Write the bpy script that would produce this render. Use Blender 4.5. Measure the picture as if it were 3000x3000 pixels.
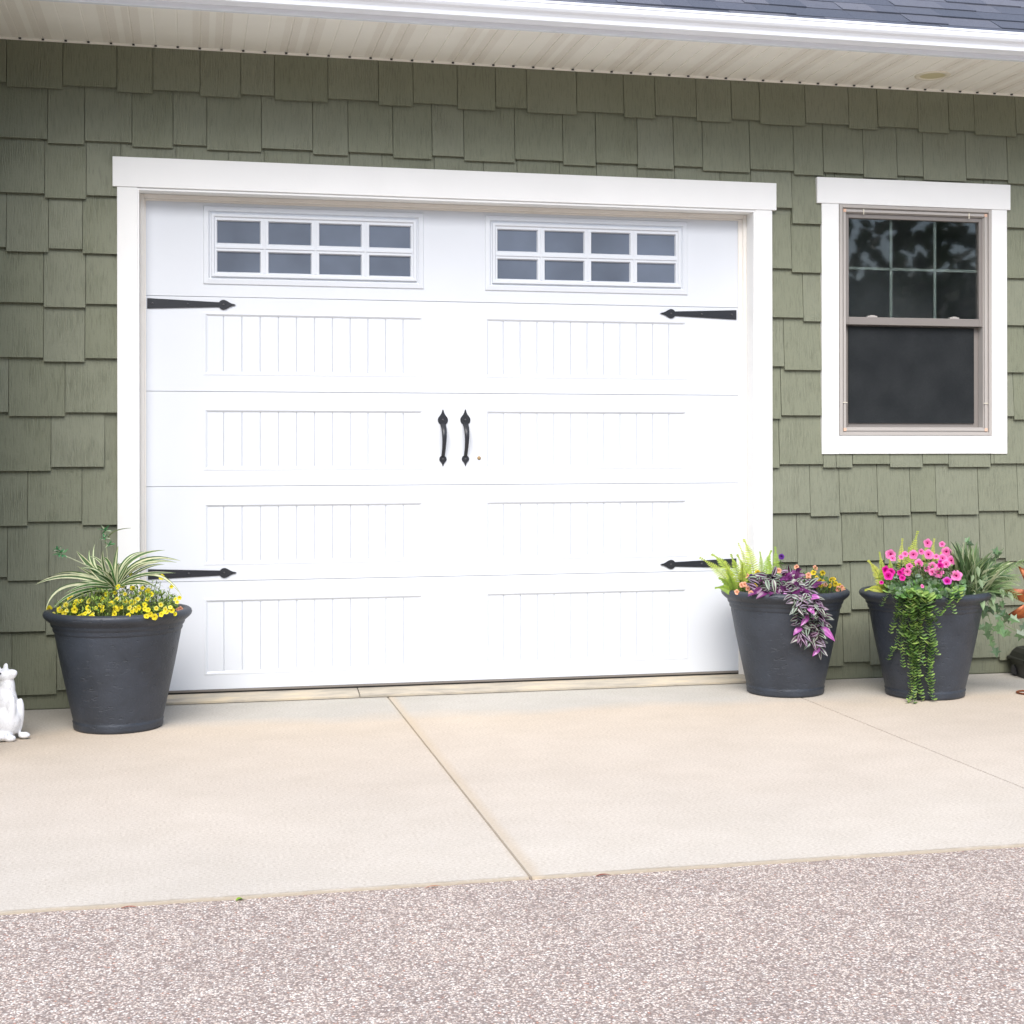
import bpy, bmesh, math, random
from mathutils import Vector, Matrix
R = math.radians
PI = math.pi
random.seed(7)
scn = bpy.context.scene
for o in list(bpy.data.objects): bpy.data.objects.remove(o)
COL = scn.collection

# ------------------------------------------------------------------ camera, sky, sun, exposure
TH, ROLL, FPX = 0.2165, 0.0014, 4254.8
CAM = Vector((0.2181, -7.0633, 1.2014)); PX, PY = 1500.0, 1319.7
cd = bpy.data.cameras.new('camera'); cam = bpy.data.objects.new('camera', cd); COL.objects.link(cam)
cd.sensor_width = 36; cd.lens = 36 * FPX / 3000
cd.shift_y = -(1500 - PY) / 3000
cd.clip_start = 0.05; cd.clip_end = 2000
cam.location = CAM
cam.rotation_euler = (Matrix.Rotation(-TH, 3, 'Z') @ Matrix.Rotation(PI/2, 3, 'X') @ Matrix.Rotation(ROLL * -1, 3, 'Z')).to_euler()
scn.camera = cam
SUN_EL, SUN_AZ = R(46), R(196)     # azimuth measured from +Y clockwise: behind the camera
w = bpy.data.worlds.new('World'); scn.world = w; w.use_nodes = True
nt = w.node_tree; bg = nt.nodes['Background']
sky = nt.nodes.new('ShaderNodeTexSky'); sky.sky_type = 'NISHITA'; sky.sun_disc = False
sky.sun_elevation = SUN_EL; sky.sun_rotation = SUN_AZ; sky.air_density = 1.0; sky.dust_density = 1.6; sky.ozone_density = 1.0
nt.links.new(sky.outputs[0], bg.inputs[0]); bg.inputs[1].default_value = 0.085
sl = bpy.data.lights.new('sun', 'SUN'); sl.energy = 1.5; sl.angle = R(46); sl.color = (1, .965, .925)
so = bpy.data.objects.new('sun', sl); COL.objects.link(so)
sd = Vector((math.sin(SUN_AZ) * math.cos(SUN_EL), math.cos(SUN_AZ) * math.cos(SUN_EL), math.sin(SUN_EL)))
so.rotation_euler = sd.to_track_quat('Z', 'Y').to_euler(); so.location = (0, -6, 8)
scn.view_settings.view_transform = 'Standard'; scn.view_settings.look = 'None'
scn.view_settings.exposure = 1.50; scn.view_settings.gamma = 1
scn.render.resolution_x = scn.render.resolution_y = 1024

def at(u, v, dep):
    """point seen at pixel (u, v) of the 3000 px photograph at a given depth in metres"""
    x = (u - PX) / FPX; y = (PY - v) / FPX
    return CAM + Vector((x * math.cos(TH) + math.sin(TH), -x * math.sin(TH) + math.cos(TH), y)) * dep
RT = Vector((math.cos(TH), -math.sin(TH), 0)); FW = Vector((math.sin(TH), math.cos(TH), 0)); UP = Vector((0, 0, 1))

# ------------------------------------------------------------------ materials
def nodes(m): return m.node_tree.nodes, m.node_tree.links
def base(name, rough=.6, spec=.5):
    m = bpy.data.materials.new(name); m.use_nodes = True
    b = m.node_tree.nodes['Principled BSDF']; b.inputs['Roughness'].default_value = rough
    b.inputs['Specular IOR Level'].default_value = spec
    return m, b
def mapping(m, scale, coord='Object', off=None):
    n, l = nodes(m); tc = n.new('ShaderNodeTexCoord'); mp = n.new('ShaderNodeMapping')
    mp.inputs['Scale'].default_value = scale
    l.new(tc.outputs[coord], mp.inputs['Vector'])
    if off: l.new(off, mp.inputs['Location'])
    return mp.outputs[0]
def noise(m, vec, scale, detail=4, rough=.5, dist=0):
    n, l = nodes(m); t = n.new('ShaderNodeTexNoise'); t.inputs['Scale'].default_value = scale
    t.inputs['Detail'].default_value = detail; t.inputs['Roughness'].default_value = rough; t.inputs['Distortion'].default_value = dist
    l.new(vec, t.inputs['Vector']); return t.outputs['Fac']
def vor(m, vec, scale, out='Distance', feature='F1'):
    n, l = nodes(m); t = n.new('ShaderNodeTexVoronoi'); t.inputs['Scale'].default_value = scale; t.feature = feature
    l.new(vec, t.inputs['Vector']); return t.outputs[out]
def ramp(m, fac, stops, interp='LINEAR'):
    n, l = nodes(m); r = n.new('ShaderNodeValToRGB'); r.color_ramp.interpolation = interp
    e = r.color_ramp.elements
    while len(e) < len(stops): e.new(.5)
    for i, (p, c) in enumerate(stops):
        e[i].position = p
        if not hasattr(c, '__len__'): c = (c, c, c)
        e[i].color = (*c, 1)
    l.new(fac, r.inputs[0]); return r.outputs[0]
def mix(m, a, b, fac, mode='MIX'):
    n, l = nodes(m); x = n.new('ShaderNodeMix'); x.data_type = 'RGBA'; x.blend_type = mode
    def s(i, v):
        if hasattr(v, 'is_linked') or hasattr(v, 'links'): l.new(v, x.inputs[i])
        elif hasattr(v, '__len__'): x.inputs[i].default_value = (*v, 1)
        else: x.inputs[i].default_value = v
    s(6, a); s(7, b); s(0, fac); return x.outputs[2]
def math_(m, op, a, b=0.0):
    n, l = nodes(m); x = n.new('ShaderNodeMath'); x.operation = op
    for i, v in enumerate((a, b)):
        if hasattr(v, 'links'): l.new(v, x.inputs[i])
        else: x.inputs[i].default_value = v
    return x.outputs[0]
def bump(m, b, h, strength=.3, dist=.002, prev=None):
    n, l = nodes(m); t = n.new('ShaderNodeBump'); t.inputs['Strength'].default_value = strength; t.inputs['Distance'].default_value = dist
    l.new(h, t.inputs['Height'])
    if prev: l.new(prev, t.inputs['Normal'])
    l.new(t.outputs[0], b.inputs['Normal']); return t.outputs[0]
def setc(m, b, sock): m.node_tree.links.new(sock, b.inputs['Base Color'])

def paint(name, col, rough=.5, var=.05, bs=.15, bscale=180, dirt=None):
    m, b = base(name, rough); v = mapping(m, (1, 1, 1))
    c2 = tuple(x * (1 - var) for x in col)
    c = ramp(m, noise(m, v, 3, 5), [(.35, c2), (.65, col)])
    if dirt:
        c = mix(m, c, dirt, ramp(m, noise(m, v, 9, 6, .65), [(.6, 0.0), (.8, .35)]))
    setc(m, b, c)
    if bs: bump(m, b, noise(m, v, bscale, 3), bs, .001)
    return m

M = {}
# siding: painted composite shakes with an embossed grain; each shake shifts the grain by its own amount
def siding_mat():
    m, b = base('sage green shake siding', .55, .35); n, l = nodes(m)
    at_ = n.new('ShaderNodeAttribute'); at_.attribute_name = 'shift'
    sep = n.new('ShaderNodeSeparateColor'); l.new(at_.outputs['Color'], sep.inputs[0])
    cmb = n.new('ShaderNodeCombineXYZ')
    l.new(math_(m, 'MULTIPLY', sep.outputs[0], 37.0), cmb.inputs[0]); l.new(math_(m, 'MULTIPLY', sep.outputs[1], 41.0), cmb.inputs[2])
    v1 = mapping(m, (1, 1, .06), off=cmb.outputs[0]); v2 = mapping(m, (1, 1, 1), off=cmb.outputs[0])
    v3 = mapping(m, (1, 1, .16), off=cmb.outputs[0]); v0 = mapping(m, (1, 1, 1))
    # warped grain
    warp = noise(m, v3, 9, 2)
    wv = n.new('ShaderNodeTexWave'); wv.wave_type = 'BANDS'; wv.bands_direction = 'X'; wv.inputs['Scale'].default_value = 42
    wv.inputs['Distortion'].default_value = 9; wv.inputs['Detail'].default_value = 3; wv.inputs['Detail Scale'].default_value = 1.4
    l.new(v3, wv.inputs['Vector'])
    fine = noise(m, v1, 150, 5, .65)
    lump = noise(m, v2, 90, 4, .6)
    knots = ramp(m, vor(m, mapping(m, (1, 1, .7), off=cmb.outputs[0]), 5.5), [(.0, 1.0), (.05, .6), (.13, 0.0)])
    kd = math_(m, 'MULTIPLY', knots, noise(m, v2, 160, 2))
    wmask = ramp(m, noise(m, v2, 7, 2), [(.45, .12), (.65, .9)])
    h = math_(m, 'ADD', math_(m, 'MULTIPLY', math_(m, 'MULTIPLY', wv.outputs['Fac'], wmask), .55), math_(m, 'MULTIPLY', fine, .7))
    h = math_(m, 'ADD', h, math_(m, 'MULTIPLY', lump, .45)); h = math_(m, 'ADD', h, math_(m, 'MULTIPLY', kd, 1.6))
    c = mix(m, (.176, .188, .128), (.192, .204, .142), noise(m, v2, 4, 3))
    c = mix(m, c, (.09, .095, .062), ramp(m, fine, [(.34, .42), (.5, 0.0)]))
    c = mix(m, c, mix(m, c, (1, 1, 1), .025), sep.outputs[2])
    # small pale chips low on the wall
    ch = ramp(m, noise(m, v0, 75, 3), [(.74, 0.0), (.78, .7)])
    geo = n.new('ShaderNodeSeparateXYZ'); l.new(v0, geo.inputs[0])
    low = ramp(m, geo.outputs[2], [(.06, 1.0), (.17, 0.0)])
    c = mix(m, c, (.5, .5, .44), math_(m, 'MULTIPLY', ch, low))
    setc(m, b, c); bump(m, b, h, .75, .0040)
    return m
M['siding'] = siding_mat()
M['white'] = paint('white painted trim', (.825, .83, .82), .45, .03, .25, 90)
M['door'] = paint('white door paint', (.655, .685, .725), .42, .02, .10, 300)
M['jamb'] = paint('aged cream jamb paint', (.80, .77, .72), .5, .04, .1, 120, (.55, .5, .42))
M['soffit'] = None
M['black'] = paint('black iron', (.018, .020, .026), .42, .2, .25, 400)
M['bolt'] = paint('black bolt head', (.05, .05, .055), .3, .1, 0)
M['dark'] = paint('dark interior', (.055, .055, .058), .8, .1, 0)
M['taupe'] = paint('taupe vinyl', (.225, .205, .19), .45, .05, .05, 200)
M['taupe_light'] = paint('light taupe vinyl', (.42, .395, .37), .4, .04, .05, 200)
M['peach'] = paint('peach plastic corner', (.68, .45, .33), .5, .04, 0)
M['grille'] = paint('pale green grey grille', (.21, .235, .215), .5, .04, 0)
M['seal'] = paint('grey rubber seal', (.20, .18, .16), .6, .2, .1, 200)
M['brass'] = paint('dull brass', (.35, .24, .12), .4, .1, 0)
M['lamp'] = paint('yellowed lamp lens', (.60, .55, .34), .45, .05, 0)
M['lamp_ring'] = paint('cream lamp ring', (.72, .68, .56), .5, .03, 0)
M['gutter'] = paint('white gutter enamel', (.87, .91, .97), .22, .03, .02, 30)

def soffit_mat():
    m, b = base('cream vinyl soffit', .5); n, l = nodes(m)
    v = mapping(m, (1, 1, 1)); s = n.new('ShaderNodeSeparateXYZ'); l.new(v, s.inputs[0])
    # object x measured from a seam: 4 ribs of .1016 repeat, two of them perforated
    ph = math_(m, 'FRACT', math_(m, 'DIVIDE', math_(m, 'ADD', s.outputs[0], 40.64 + .2), .4064))
    vent = math_(m, 'LESS_THAN', ph, .5)
    rib = math_(m, 'FRACT', math_(m, 'MULTIPLY', ph, 4.0))
    inr = math_(m, 'MULTIPLY', math_(m, 'GREATER_THAN', rib, .14), math_(m, 'LESS_THAN', rib, .86))
    sl = math_(m, 'FRACT', math_(m, 'DIVIDE', s.outputs[1], .0145))
    slot = math_(m, 'LESS_THAN', sl, .32)
    sx = math_(m, 'GREATER_THAN', math_(m, 'FRACT', math_(m, 'MULTIPLY', rib, 6.0)), .18)
    mask = math_(m, 'MULTIPLY', math_(m, 'MULTIPLY', vent, inr), math_(m, 'MULTIPLY', slot, math_(m, 'LESS_THAN', s.outputs[1], -.025)))
    c = ramp(m, noise(m, v, 6, 5), [(.3, (.85, .84, .77)), (.7, (.89, .88, .81))])
    c = mix(m, c, (.50, .43, .35), math_(m, 'MULTIPLY', mask, .6))
    setc(m, b, c); bump(m, b, noise(m, v, 60, 3), .08, .001)
    return m
M['soffit'] = soffit_mat()

APF = -3.085                                  # front edge of the concrete apron
def concrete_mat():
    m, b = base('pale broom finished concrete', .85, .25); n, l = nodes(m)
    v = mapping(m, (1, 1, 1)); s = n.new('ShaderNodeSeparateXYZ'); l.new(v, s.inputs[0])
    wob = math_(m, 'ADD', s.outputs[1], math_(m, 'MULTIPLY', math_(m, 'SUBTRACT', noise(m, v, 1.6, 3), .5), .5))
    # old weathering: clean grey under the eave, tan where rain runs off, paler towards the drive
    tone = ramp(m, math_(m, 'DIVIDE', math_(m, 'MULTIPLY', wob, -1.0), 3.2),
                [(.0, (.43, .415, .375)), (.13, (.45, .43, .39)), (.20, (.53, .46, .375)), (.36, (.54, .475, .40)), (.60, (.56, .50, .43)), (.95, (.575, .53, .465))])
    big = ramp(m, noise(m, v, .9, 5, .6), [(.3, (.92, .91, .90)), (.7, (1.04, 1.03, 1.02))])
    c = mix(m, tone, big, 1.0, 'MULTIPLY')
    pat = ramp(m, noise(m, mapping(m, (1, 1.3, 1)), 4, 6, .65), [(.35, (.965, .96, .95)), (.6, (1.015, 1.015, 1.015))])
    c = mix(m, c, pat, 1.0, 'MULTIPLY')
    sp = ramp(m, noise(m, mapping(m, (.45, 1, 1)), 200, 2, .7), [(.3, (.78, .74, .69)), (.5, (1, 1, 1)), (.72, (1.16, 1.16, 1.16))])
    c = mix(m, c, sp, 1.0, 'MULTIPLY')
    pit = ramp(m, vor(m, v, 16), [(.018, 1.0), (.03, 0.0)])
    c = mix(m, c, (.30, .25, .2), math_(m, 'MULTIPLY', pit, ramp(m, noise(m, v, 2.3, 2), [(.55, 0.0), (.6, .7)])))
    edge = math_(m, 'ADD', s.outputs[1], math_(m, 'MULTIPLY', noise(m, v, 22, 4), .022))
    c = mix(m, c, (.33, .275, .20), ramp(m, math_(m, 'SUBTRACT', edge, APF), [(.018, .8), (.034, 0.0)]))
    jx = math_(m, 'ABSOLUTE', math_(m, 'SUBTRACT', s.outputs[0], 1.160)); jw = math_(m, 'ADD', jx, math_(m, 'MULTIPLY', noise(m, v, 11, 4), .02))
    c = mix(m, c, (.50, .40, .28), ramp(m, jw, [(.012, .55), (.045, 0.0)]))
    setc(m, b, c)
    h = math_(m, 'ADD', noise(m, mapping(m, (1, .12, 1)), 200, 3), noise(m, v, 220, 3))
    bump(m, b, h, .35, .002)
    return m
M['concrete'] = concrete_mat()
def sill_mat():
    m, b = base('stained sill concrete', .8, .3); v = mapping(m, (.5, 2, 2))
    c = ramp(m, noise(m, v, 9, 6, .65), [(.3, (.30, .275, .23)), (.5, (.43, .385, .31)), (.68, (.54, .46, .33))])
    setc(m, b, c); bump(m, b, noise(m, v, 90, 4), .4, .003); return m
M['sill'] = sill_mat()
def asphalt_mat():
    m, b = base('exposed aggregate asphalt', .8, .35); n, l = nodes(m); v = mapping(m, (1, 1, 1))
    w1 = n.new('ShaderNodeTexNoise'); w1.inputs['Scale'].default_value = 60; l.new(v, w1.inputs['Vector'])
    vm = n.new('ShaderNodeVectorMath'); vm.operation = 'MULTIPLY_ADD'; l.new(w1.outputs['Color'], vm.inputs[0]); vm.inputs[1].default_value = (.012, .012, .012); l.new(v, vm.inputs[2])
    d = vor(m, vm.outputs[0], 165); cc = vor(m, vm.outputs[0], 165, 'Color')
    sep = n.new('ShaderNodeSeparateColor'); l.new(cc, sep.inputs[0])
    stone = ramp(m, sep.outputs[0], [(0, (.36, .28, .24)), (.12, (.52, .42, .36)), (.30, (.68, .56, .47)), (.48, (.55, .48, .43)), (.58, (.85, .75, .66)), (.90, (.95, .90, .82)), (.98, (.55, .30, .22))], 'CONSTANT')
    gap = ramp(m, d, [(.34, 0.0), (.6, .78)])
    c = mix(m, stone, (.22, .175, .155), gap)
    fine = ramp(m, noise(m, v, 420, 2, .7), [(.3, (.55, .52, .52)), (.5, (1, 1, 1)), (.7, (1.35, 1.35, 1.35))])
    c = mix(m, c, fine, 1.0, 'MULTIPLY')
    patch = ramp(m, noise(m, v, 3.0, 4, .6), [(.35, (.94, .93, .93)), (.65, (1.05, 1.04, 1.03))])
    c = mix(m, c, patch, 1.0, 'MULTIPLY')
    setc(m, b, c)
    h = math_(m, 'SUBTRACT', math_(m, 'MULTIPLY', sep.outputs[1], .6), d)
    bump(m, b, h, .6, .004); return m
M['asphalt'] = asphalt_mat()
M['lawn'] = paint('lawn green', (.06, .10, .03), .9, .3, .3, 50)
def roof_mat():
    m, b = base('weathered slate blue roof shingles', .85, .3); n, l = nodes(m)
    a = n.new('ShaderNodeAttribute'); a.attribute_name = 'shift'
    s = n.new('ShaderNodeSeparateColor'); l.new(a.outputs['Color'], s.inputs[0]); v = mapping(m, (1, 1, 1))
    c = ramp(m, s.outputs[0], [(0, (.075, .085, .110)), (.5, (.10, .108, .135)), (1, (.14, .145, .170))])
    g = ramp(m, noise(m, v, 380, 2, .7), [(.3, (.6, .6, .6)), (.7, (1.5, 1.5, 1.5))])
    c = mix(m, c, g, 1.0, 'MULTIPLY'); setc(m, b, c); bump(m, b, noise(m, v, 300, 2), .6, .003); return m
M['roof'] = roof_mat()
def pot_mat():
    m, b = base('charcoal blue resin', .48, .5); v = mapping(m, (1, 1, 1))
    c = ramp(m, noise(m, v, 5, 5, .6), [(.3, (.021, .026, .035)), (.7, (.041, .050, .067))])
    sc = ramp(m, noise(m, mapping(m, (1, 1, 2.2)), 34, 5, .7), [(.64, 0.0), (.74, .5)])
    c = mix(m, c, (.13, .14, .16), sc); setc(m, b, c)
    dent = ramp(m, noise(m, mapping(m, (1, 1, 3)), 26, 4, .6), [(.60, 1.0), (.70, 0.0)])
    h = math_(m, 'ADD', math_(m, 'MULTIPLY', dent, .5), math_(m, 'MULTIPLY', noise(m, v, 70, 4), .35))
    bump(m, b, h, .8, .006); return m
M['pot'] = pot_mat()
M['soil'] = paint('potting soil', (.03, .022, .016), .95, .4, .6, 60)
def glass_mat(name, col, rough, spec=.5):
    m, b = base(name, rough, spec); v = mapping(m, (1, 1, 1))
    c2 = tuple(x * .62 for x in col)
    setc(m, b, ramp(m, noise(m, v, 2.2, 5), [(.3, c2), (.65, col)])); return m
M['frost'] = glass_mat('blue grey acrylic glazing', (.15, .18, .235), .30, .4)
def winglass():
    m = bpy.data.materials.new('window glass'); m.use_nodes = True; n, l = nodes(m); b = n['Principled BSDF']
    b.inputs['Base Color'].default_value = (.9, .95, .95, 1); b.inputs['Roughness'].default_value = .02
    b.inputs['Transmission Weight'].default_value = 1.0; b.inputs['IOR'].default_value = 1.5
    v = mapping(m, (1, 1, 1)); bump(m, b, noise(m, v, 2.0, 1), .012, .01); return m
M['glass'] = winglass()
M['room'] = paint('dim room wall', (.20, .20, .21), .8, .3, 0)
def screenmat():
    m, b = base('dark insect mesh', .8, .2); v = mapping(m, (1, 1, 1))
    c = ramp(m, noise(m, v, 5, 5), [(.35, (.013, .0155, .0175)), (.65, (.021, .024, .026))])
    g = ramp(m, noise(m, v, 700, 1), [(.35, (.6, .6, .6)), (.65, (1.4, 1.4, 1.4))])
    setc(m, b, mix(m, c, g, 1.0, 'MULTIPLY')); return m
M['screen'] = screenmat()
def plantmat(name, rough=.5, trans=.25, spec=.4):
    m = bpy.data.materials.new(name); m.use_nodes = True; n, l = nodes(m); b = n['Principled BSDF']
    b.inputs['Roughness'].default_value = rough; b.inputs['Specular IOR Level'].default_value = spec
    a = n.new('ShaderNodeAttribute'); a.attribute_name = 'tint'
    v = mapping(m, (1, 1, 1)); g = ramp(m, noise(m, v, 45, 3), [(.3, (.82, .82, .82)), (.7, (1.12, 1.12, 1.12))])
    c = mix(m, a.outputs['Color'], g, 1.0, 'MULTIPLY')
    l.new(c, b.inputs['Base Color'])
    if trans:
        t = n.new('ShaderNodeBsdfTranslucent'); l.new(c, t.inputs[0]); x = n.new('ShaderNodeMixShader'); x.inputs[0].default_value = trans
        l.new(b.outputs[0], x.inputs[1]); l.new(t.outputs[0], x.inputs[2]); l.new(x.outputs[0], n['Material Output'].inputs[0])
    return m
M['leaf'] = plantmat('plant leaf'); M['gloss_leaf'] = plantmat('glossy leaf', .28, .1, .6); M['petal'] = plantmat('flower petal', .6, .35, .2)
def crackle():
    m, b = base('crackled white glaze', .35, .5); v = mapping(m, (1, 1, 1))
    d = vor(m, v, 55, 'Distance', 'DISTANCE_TO_EDGE')
    ln = ramp(m, d, [(.0, 1.0), (.045, 0.0)])
    c = mix(m, (.88, .89, .91), (.52, .53, .57), math_(m, 'MULTIPLY', ln, ramp(m, noise(m, v, 14, 3), [(.42, .1), (.6, .9)])))
    setc(m, b, c); bump(m, b, d, .3, .002); return m
M['crackle'] = crackle()
def rust():
    m, b = base('rusty copper metal', .4, .5); b.inputs['Metallic'].default_value = .35; v = mapping(m, (1, 1, 1))
    setc(m, b, ramp(m, noise(m, v, 22, 5, .65), [(.3, (.06, .014, .005)), (.5, (.20, .050, .012)), (.72, (.36, .11, .025))]))
    bump(m, b, noise(m, v, 60, 4), .3, .002); return m
M['rust'] = rust()
M['plastic'] = paint('black plastic', (.010, .010, .010), .38, .2, .15, 90)

# ------------------------------------------------------------------ mesh builder
class MB:
    def __init__(s, tint=None): s.v = []; s.f = []; s.c = []; s.m = []; s.tint = tint; s.mi = 0; s.sm = []
    def quad(s, pts, col=None, smooth=False):
        i = len(s.v); s.v += [Vector(p) for p in pts]; s.f.append(tuple(range(i, i + len(pts)))); s.c.append(col or (1, 1, 1)); s.m.append(s.mi); s.sm.append(smooth)
    def grid(s, rows, cols=None, smooth=True, closed=False):
        """rows: list of lists of points; cols(i,j)->colour"""
        i0 = len(s.v); nc = len(rows[0])
        for r in rows: s.v += [Vector(p) for p in r]
        for i in range(len(rows) - 1):
            for j in range(nc if closed else nc - 1):
                a = i0 + i * nc + j; b_ = i0 + i * nc + (j + 1) % nc
                s.f.append((a, b_, b_ + nc, a + nc)); s.c.append(cols(i, j) if cols else (1, 1, 1)); s.m.append(s.mi); s.sm.append(smooth)
    def box(s, x0, x1, y0, y1, z0, z1, col=None):
        p = [(x0, y0, z0), (x1, y0, z0), (x1, y1, z0), (x0, y1, z0), (x0, y0, z1), (x1, y0, z1), (x1, y1, z1), (x0, y1, z1)]
        i = len(s.v); s.v += [Vector(q) for q in p]
        for f in ((0, 3, 2, 1), (4, 5, 6, 7), (0, 1, 5, 4), (1, 2, 6, 5), (2, 3, 7, 6), (3, 0, 4, 7)):
            s.f.append(tuple(i + k for k in f)); s.c.append(col or (1, 1, 1)); s.m.append(s.mi); s.sm.append(False)
    def prism(s, prof, x0, x1, axis='x', caps=True, smooth=False):
        """profile of (a,b) pairs extruded along x (a=y,b=z) or z (a=x,b=y) or y (a=x,b=z)"""
        def P(a, b, t): return {'x': (t, a, b), 'z': (a, b, t), 'y': (a, t, b)}[axis]
        i = len(s.v); n = len(prof)
        s.v += [Vector(P(a, b, x0)) for a, b in prof] + [Vector(P(a, b, x1)) for a, b in prof]
        for k in range(n):
            s.f.append((i + k, i + (k + 1) % n, i + n + (k + 1) % n, i + n + k)); s.c.append((1, 1, 1)); s.m.append(s.mi); s.sm.append(smooth)
        if caps:
            s.f.append(tuple(i + k for k in range(n))[::-1]); s.f.append(tuple(i + n + k for k in range(n)))
            s.c += [(1, 1, 1)] * 2; s.m += [s.mi] * 2; s.sm += [False] * 2
    def lathe(s, prof, c=(0, 0, 0), seg=48, smooth=True):
        rows = []
        for r, z in prof:
            rows.append([(c[0] + r * math.cos(2 * PI * k / seg), c[1] + r * math.sin(2 * PI * k / seg), c[2] + z) for k in range(seg)])
        s.grid(rows, None, smooth, True)
    def tube(s, path, rad, seg=6, col=None):
        path = [Vector(p) for p in path]; rows = []
        for i, p in enumerate(path):
            d = (path[min(i + 1, len(path) - 1)] - path[max(i - 1, 0)]).normalized()
            a = d.cross(Vector((0, 0, 1)));  a = a if a.length > .1 else d.cross(Vector((0, 1, 0)))
            a.normalize(); b_ = d.cross(a); r = rad[i] if hasattr(rad, '__len__') else rad
            rows.append([p + (a * math.cos(2 * PI * k / seg) + b_ * math.sin(2 * PI * k / seg)) * r for k in range(seg)])
        c = col or (1, 1, 1); s.grid(rows, lambda i, j: c, True, True)
    def sphere(s, c, r, seg=12, rg=8, scale=(1, 1, 1)):
        rows = []
        for i in range(rg + 1):
            t = PI * i / rg
            rows.append([(c[0] + scale[0] * r * math.sin(t) * math.cos(2 * PI * k / seg), c[1] + scale[1] * r * math.sin(t) * math.sin(2 * PI * k / seg), c[2] + scale[2] * r * math.cos(t)) for k in range(seg)])
        s.grid(rows, None, True, True)
    def ribbon(s, path, width, up, cols=((1, 1, 1),), fold=.25, offs=None):
        """leaf blade: path points, width list, strips across coloured by cols"""
        path = [Vector(p) for p in path]; n = len(cols); rows = []
        for i, p in enumerate(path):
            d = (path[min(i + 1, len(path) - 1)] - path[max(i - 1, 0)]).normalized()
            side = d.cross(Vector(up)); side = side.normalized() if side.length > 1e-4 else Vector((1, 0, 0)); nn = side.cross(d)
            w_ = width[i]
            r = []
            for k in range(n + 1):
                t = offs[k] if offs else -1 + 2 * k / n
                r.append(p + side * t * w_ * .5 + nn * abs(t) * w_ * .5 * fold)
            rows.append(r)
        s.grid(rows, lambda i, j: cols[j] if not callable(cols[j]) else cols[j](i), True)
    def build(s, name, mat, parent=None, bevel=0, attr=None, mods=None):
        me = bpy.data.meshes.new(name); me.from_pydata([tuple(v) for v in s.v], [], s.f); 
        for m_ in (mat if isinstance(mat, (list, tuple)) else [mat]): me.materials.append(m_)
        me.polygons.foreach_set('material_index', s.m); me.polygons.foreach_set('use_smooth', s.sm)
        if attr:
            ca = me.color_attributes.new(attr, 'FLOAT_COLOR', 'CORNER'); d = []
            for p, c in zip(me.polygons, s.c): d += [c[0], c[1], c[2], 1.0] * p.loop_total
            ca.data.foreach_set('color', d)
        me.update()
        o = bpy.data.objects.new(name, me); COL.objects.link(o)
        if parent: o.parent = parent
        if bevel:
            b = o.modifiers.new('bevel', 'BEVEL'); b.width = bevel; b.segments = 2; b.limit_method = 'ANGLE'; b.angle_limit = R(40)
        return o
def tag(o, label=None, cat=None, group=None, kind=None):
    if label: o['label'] = label
    if cat: o['category'] = cat
    if group: o['group'] = group
    if kind: o['kind'] = kind
    return o
def empty(name, loc=(0, 0, 0), rz=0):
    o = bpy.data.objects.new(name, None); o.empty_display_size = .1; COL.objects.link(o); o.location = loc; o.rotation_euler = (0, 0, rz); return o
def rnd(a, b): return random.uniform(a, b)

# ------------------------------------------------------------------ setting: ground sheets
a = MB(); a.box(-14, 30, -34, APF + .03, -.2, -.007); tag(a.build('asphalt_drive', M['asphalt']), kind='structure')
a = MB(); a.box(-250, 250, -300, 250, -.6, -.21); tag(a.build('ground', M['lawn']), kind='structure')
J1, J2 = 1.146, 3.10
def slab(x0, x1, slant=0):
    m = MB(); y1 = .30; y0 = APF; g = .004; r = .010
    prof = [(y0, -.1), (y0, -.014), (y0 + .003, -.004), (y0 + r, 0), (y1, 0), (y1, -.1)]
    # front edge with small irregularities
    n = max(2, int((x1 - x0) / .06)); rows = []
    for i in range(n + 1):
        x = x0 + g + (x1 - x0 - 2 * g) * i / n; j = rnd(-.004, .004)
        rr = []
        for k, (y, z) in enumerate(prof):
            rr.append((x, y + (j if k < 4 else 0), z))
        rows.append(rr)
    m.grid(rows, None, False)
    # joint flanks, rounded
    for x, s_ in ((x0 + g, -1), (x1 - g, 1)):
        m.quad([(x, y0, 0), (x, y1, 0), (x + s_ * .002, y1, -.006), (x + s_ * .002, y0, -.006)])
        m.quad([(x + s_ * .002, y0, -.006), (x + s_ * .002, y1, -.006), (x + s_ * .002, y1, -.1), (x + s_ * .002, y0, -.1)])
    return m
ap = MB()
for x0, x1 in ((-6, J1), (J1, J2), (J2, 12)):
    s_ = slab(x0, x1); i = len(ap.v); ap.v += s_.v; ap.f += [tuple(i + k for k in f) for f in s_.f]; ap.c += s_.c; ap.m += s_.m; ap.sm += s_.sm
ap.box(-6, 12, APF + .01, .3, -.1, -.028)
tag(ap.build('concrete_apron', M['concrete']), kind='structure')

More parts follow.
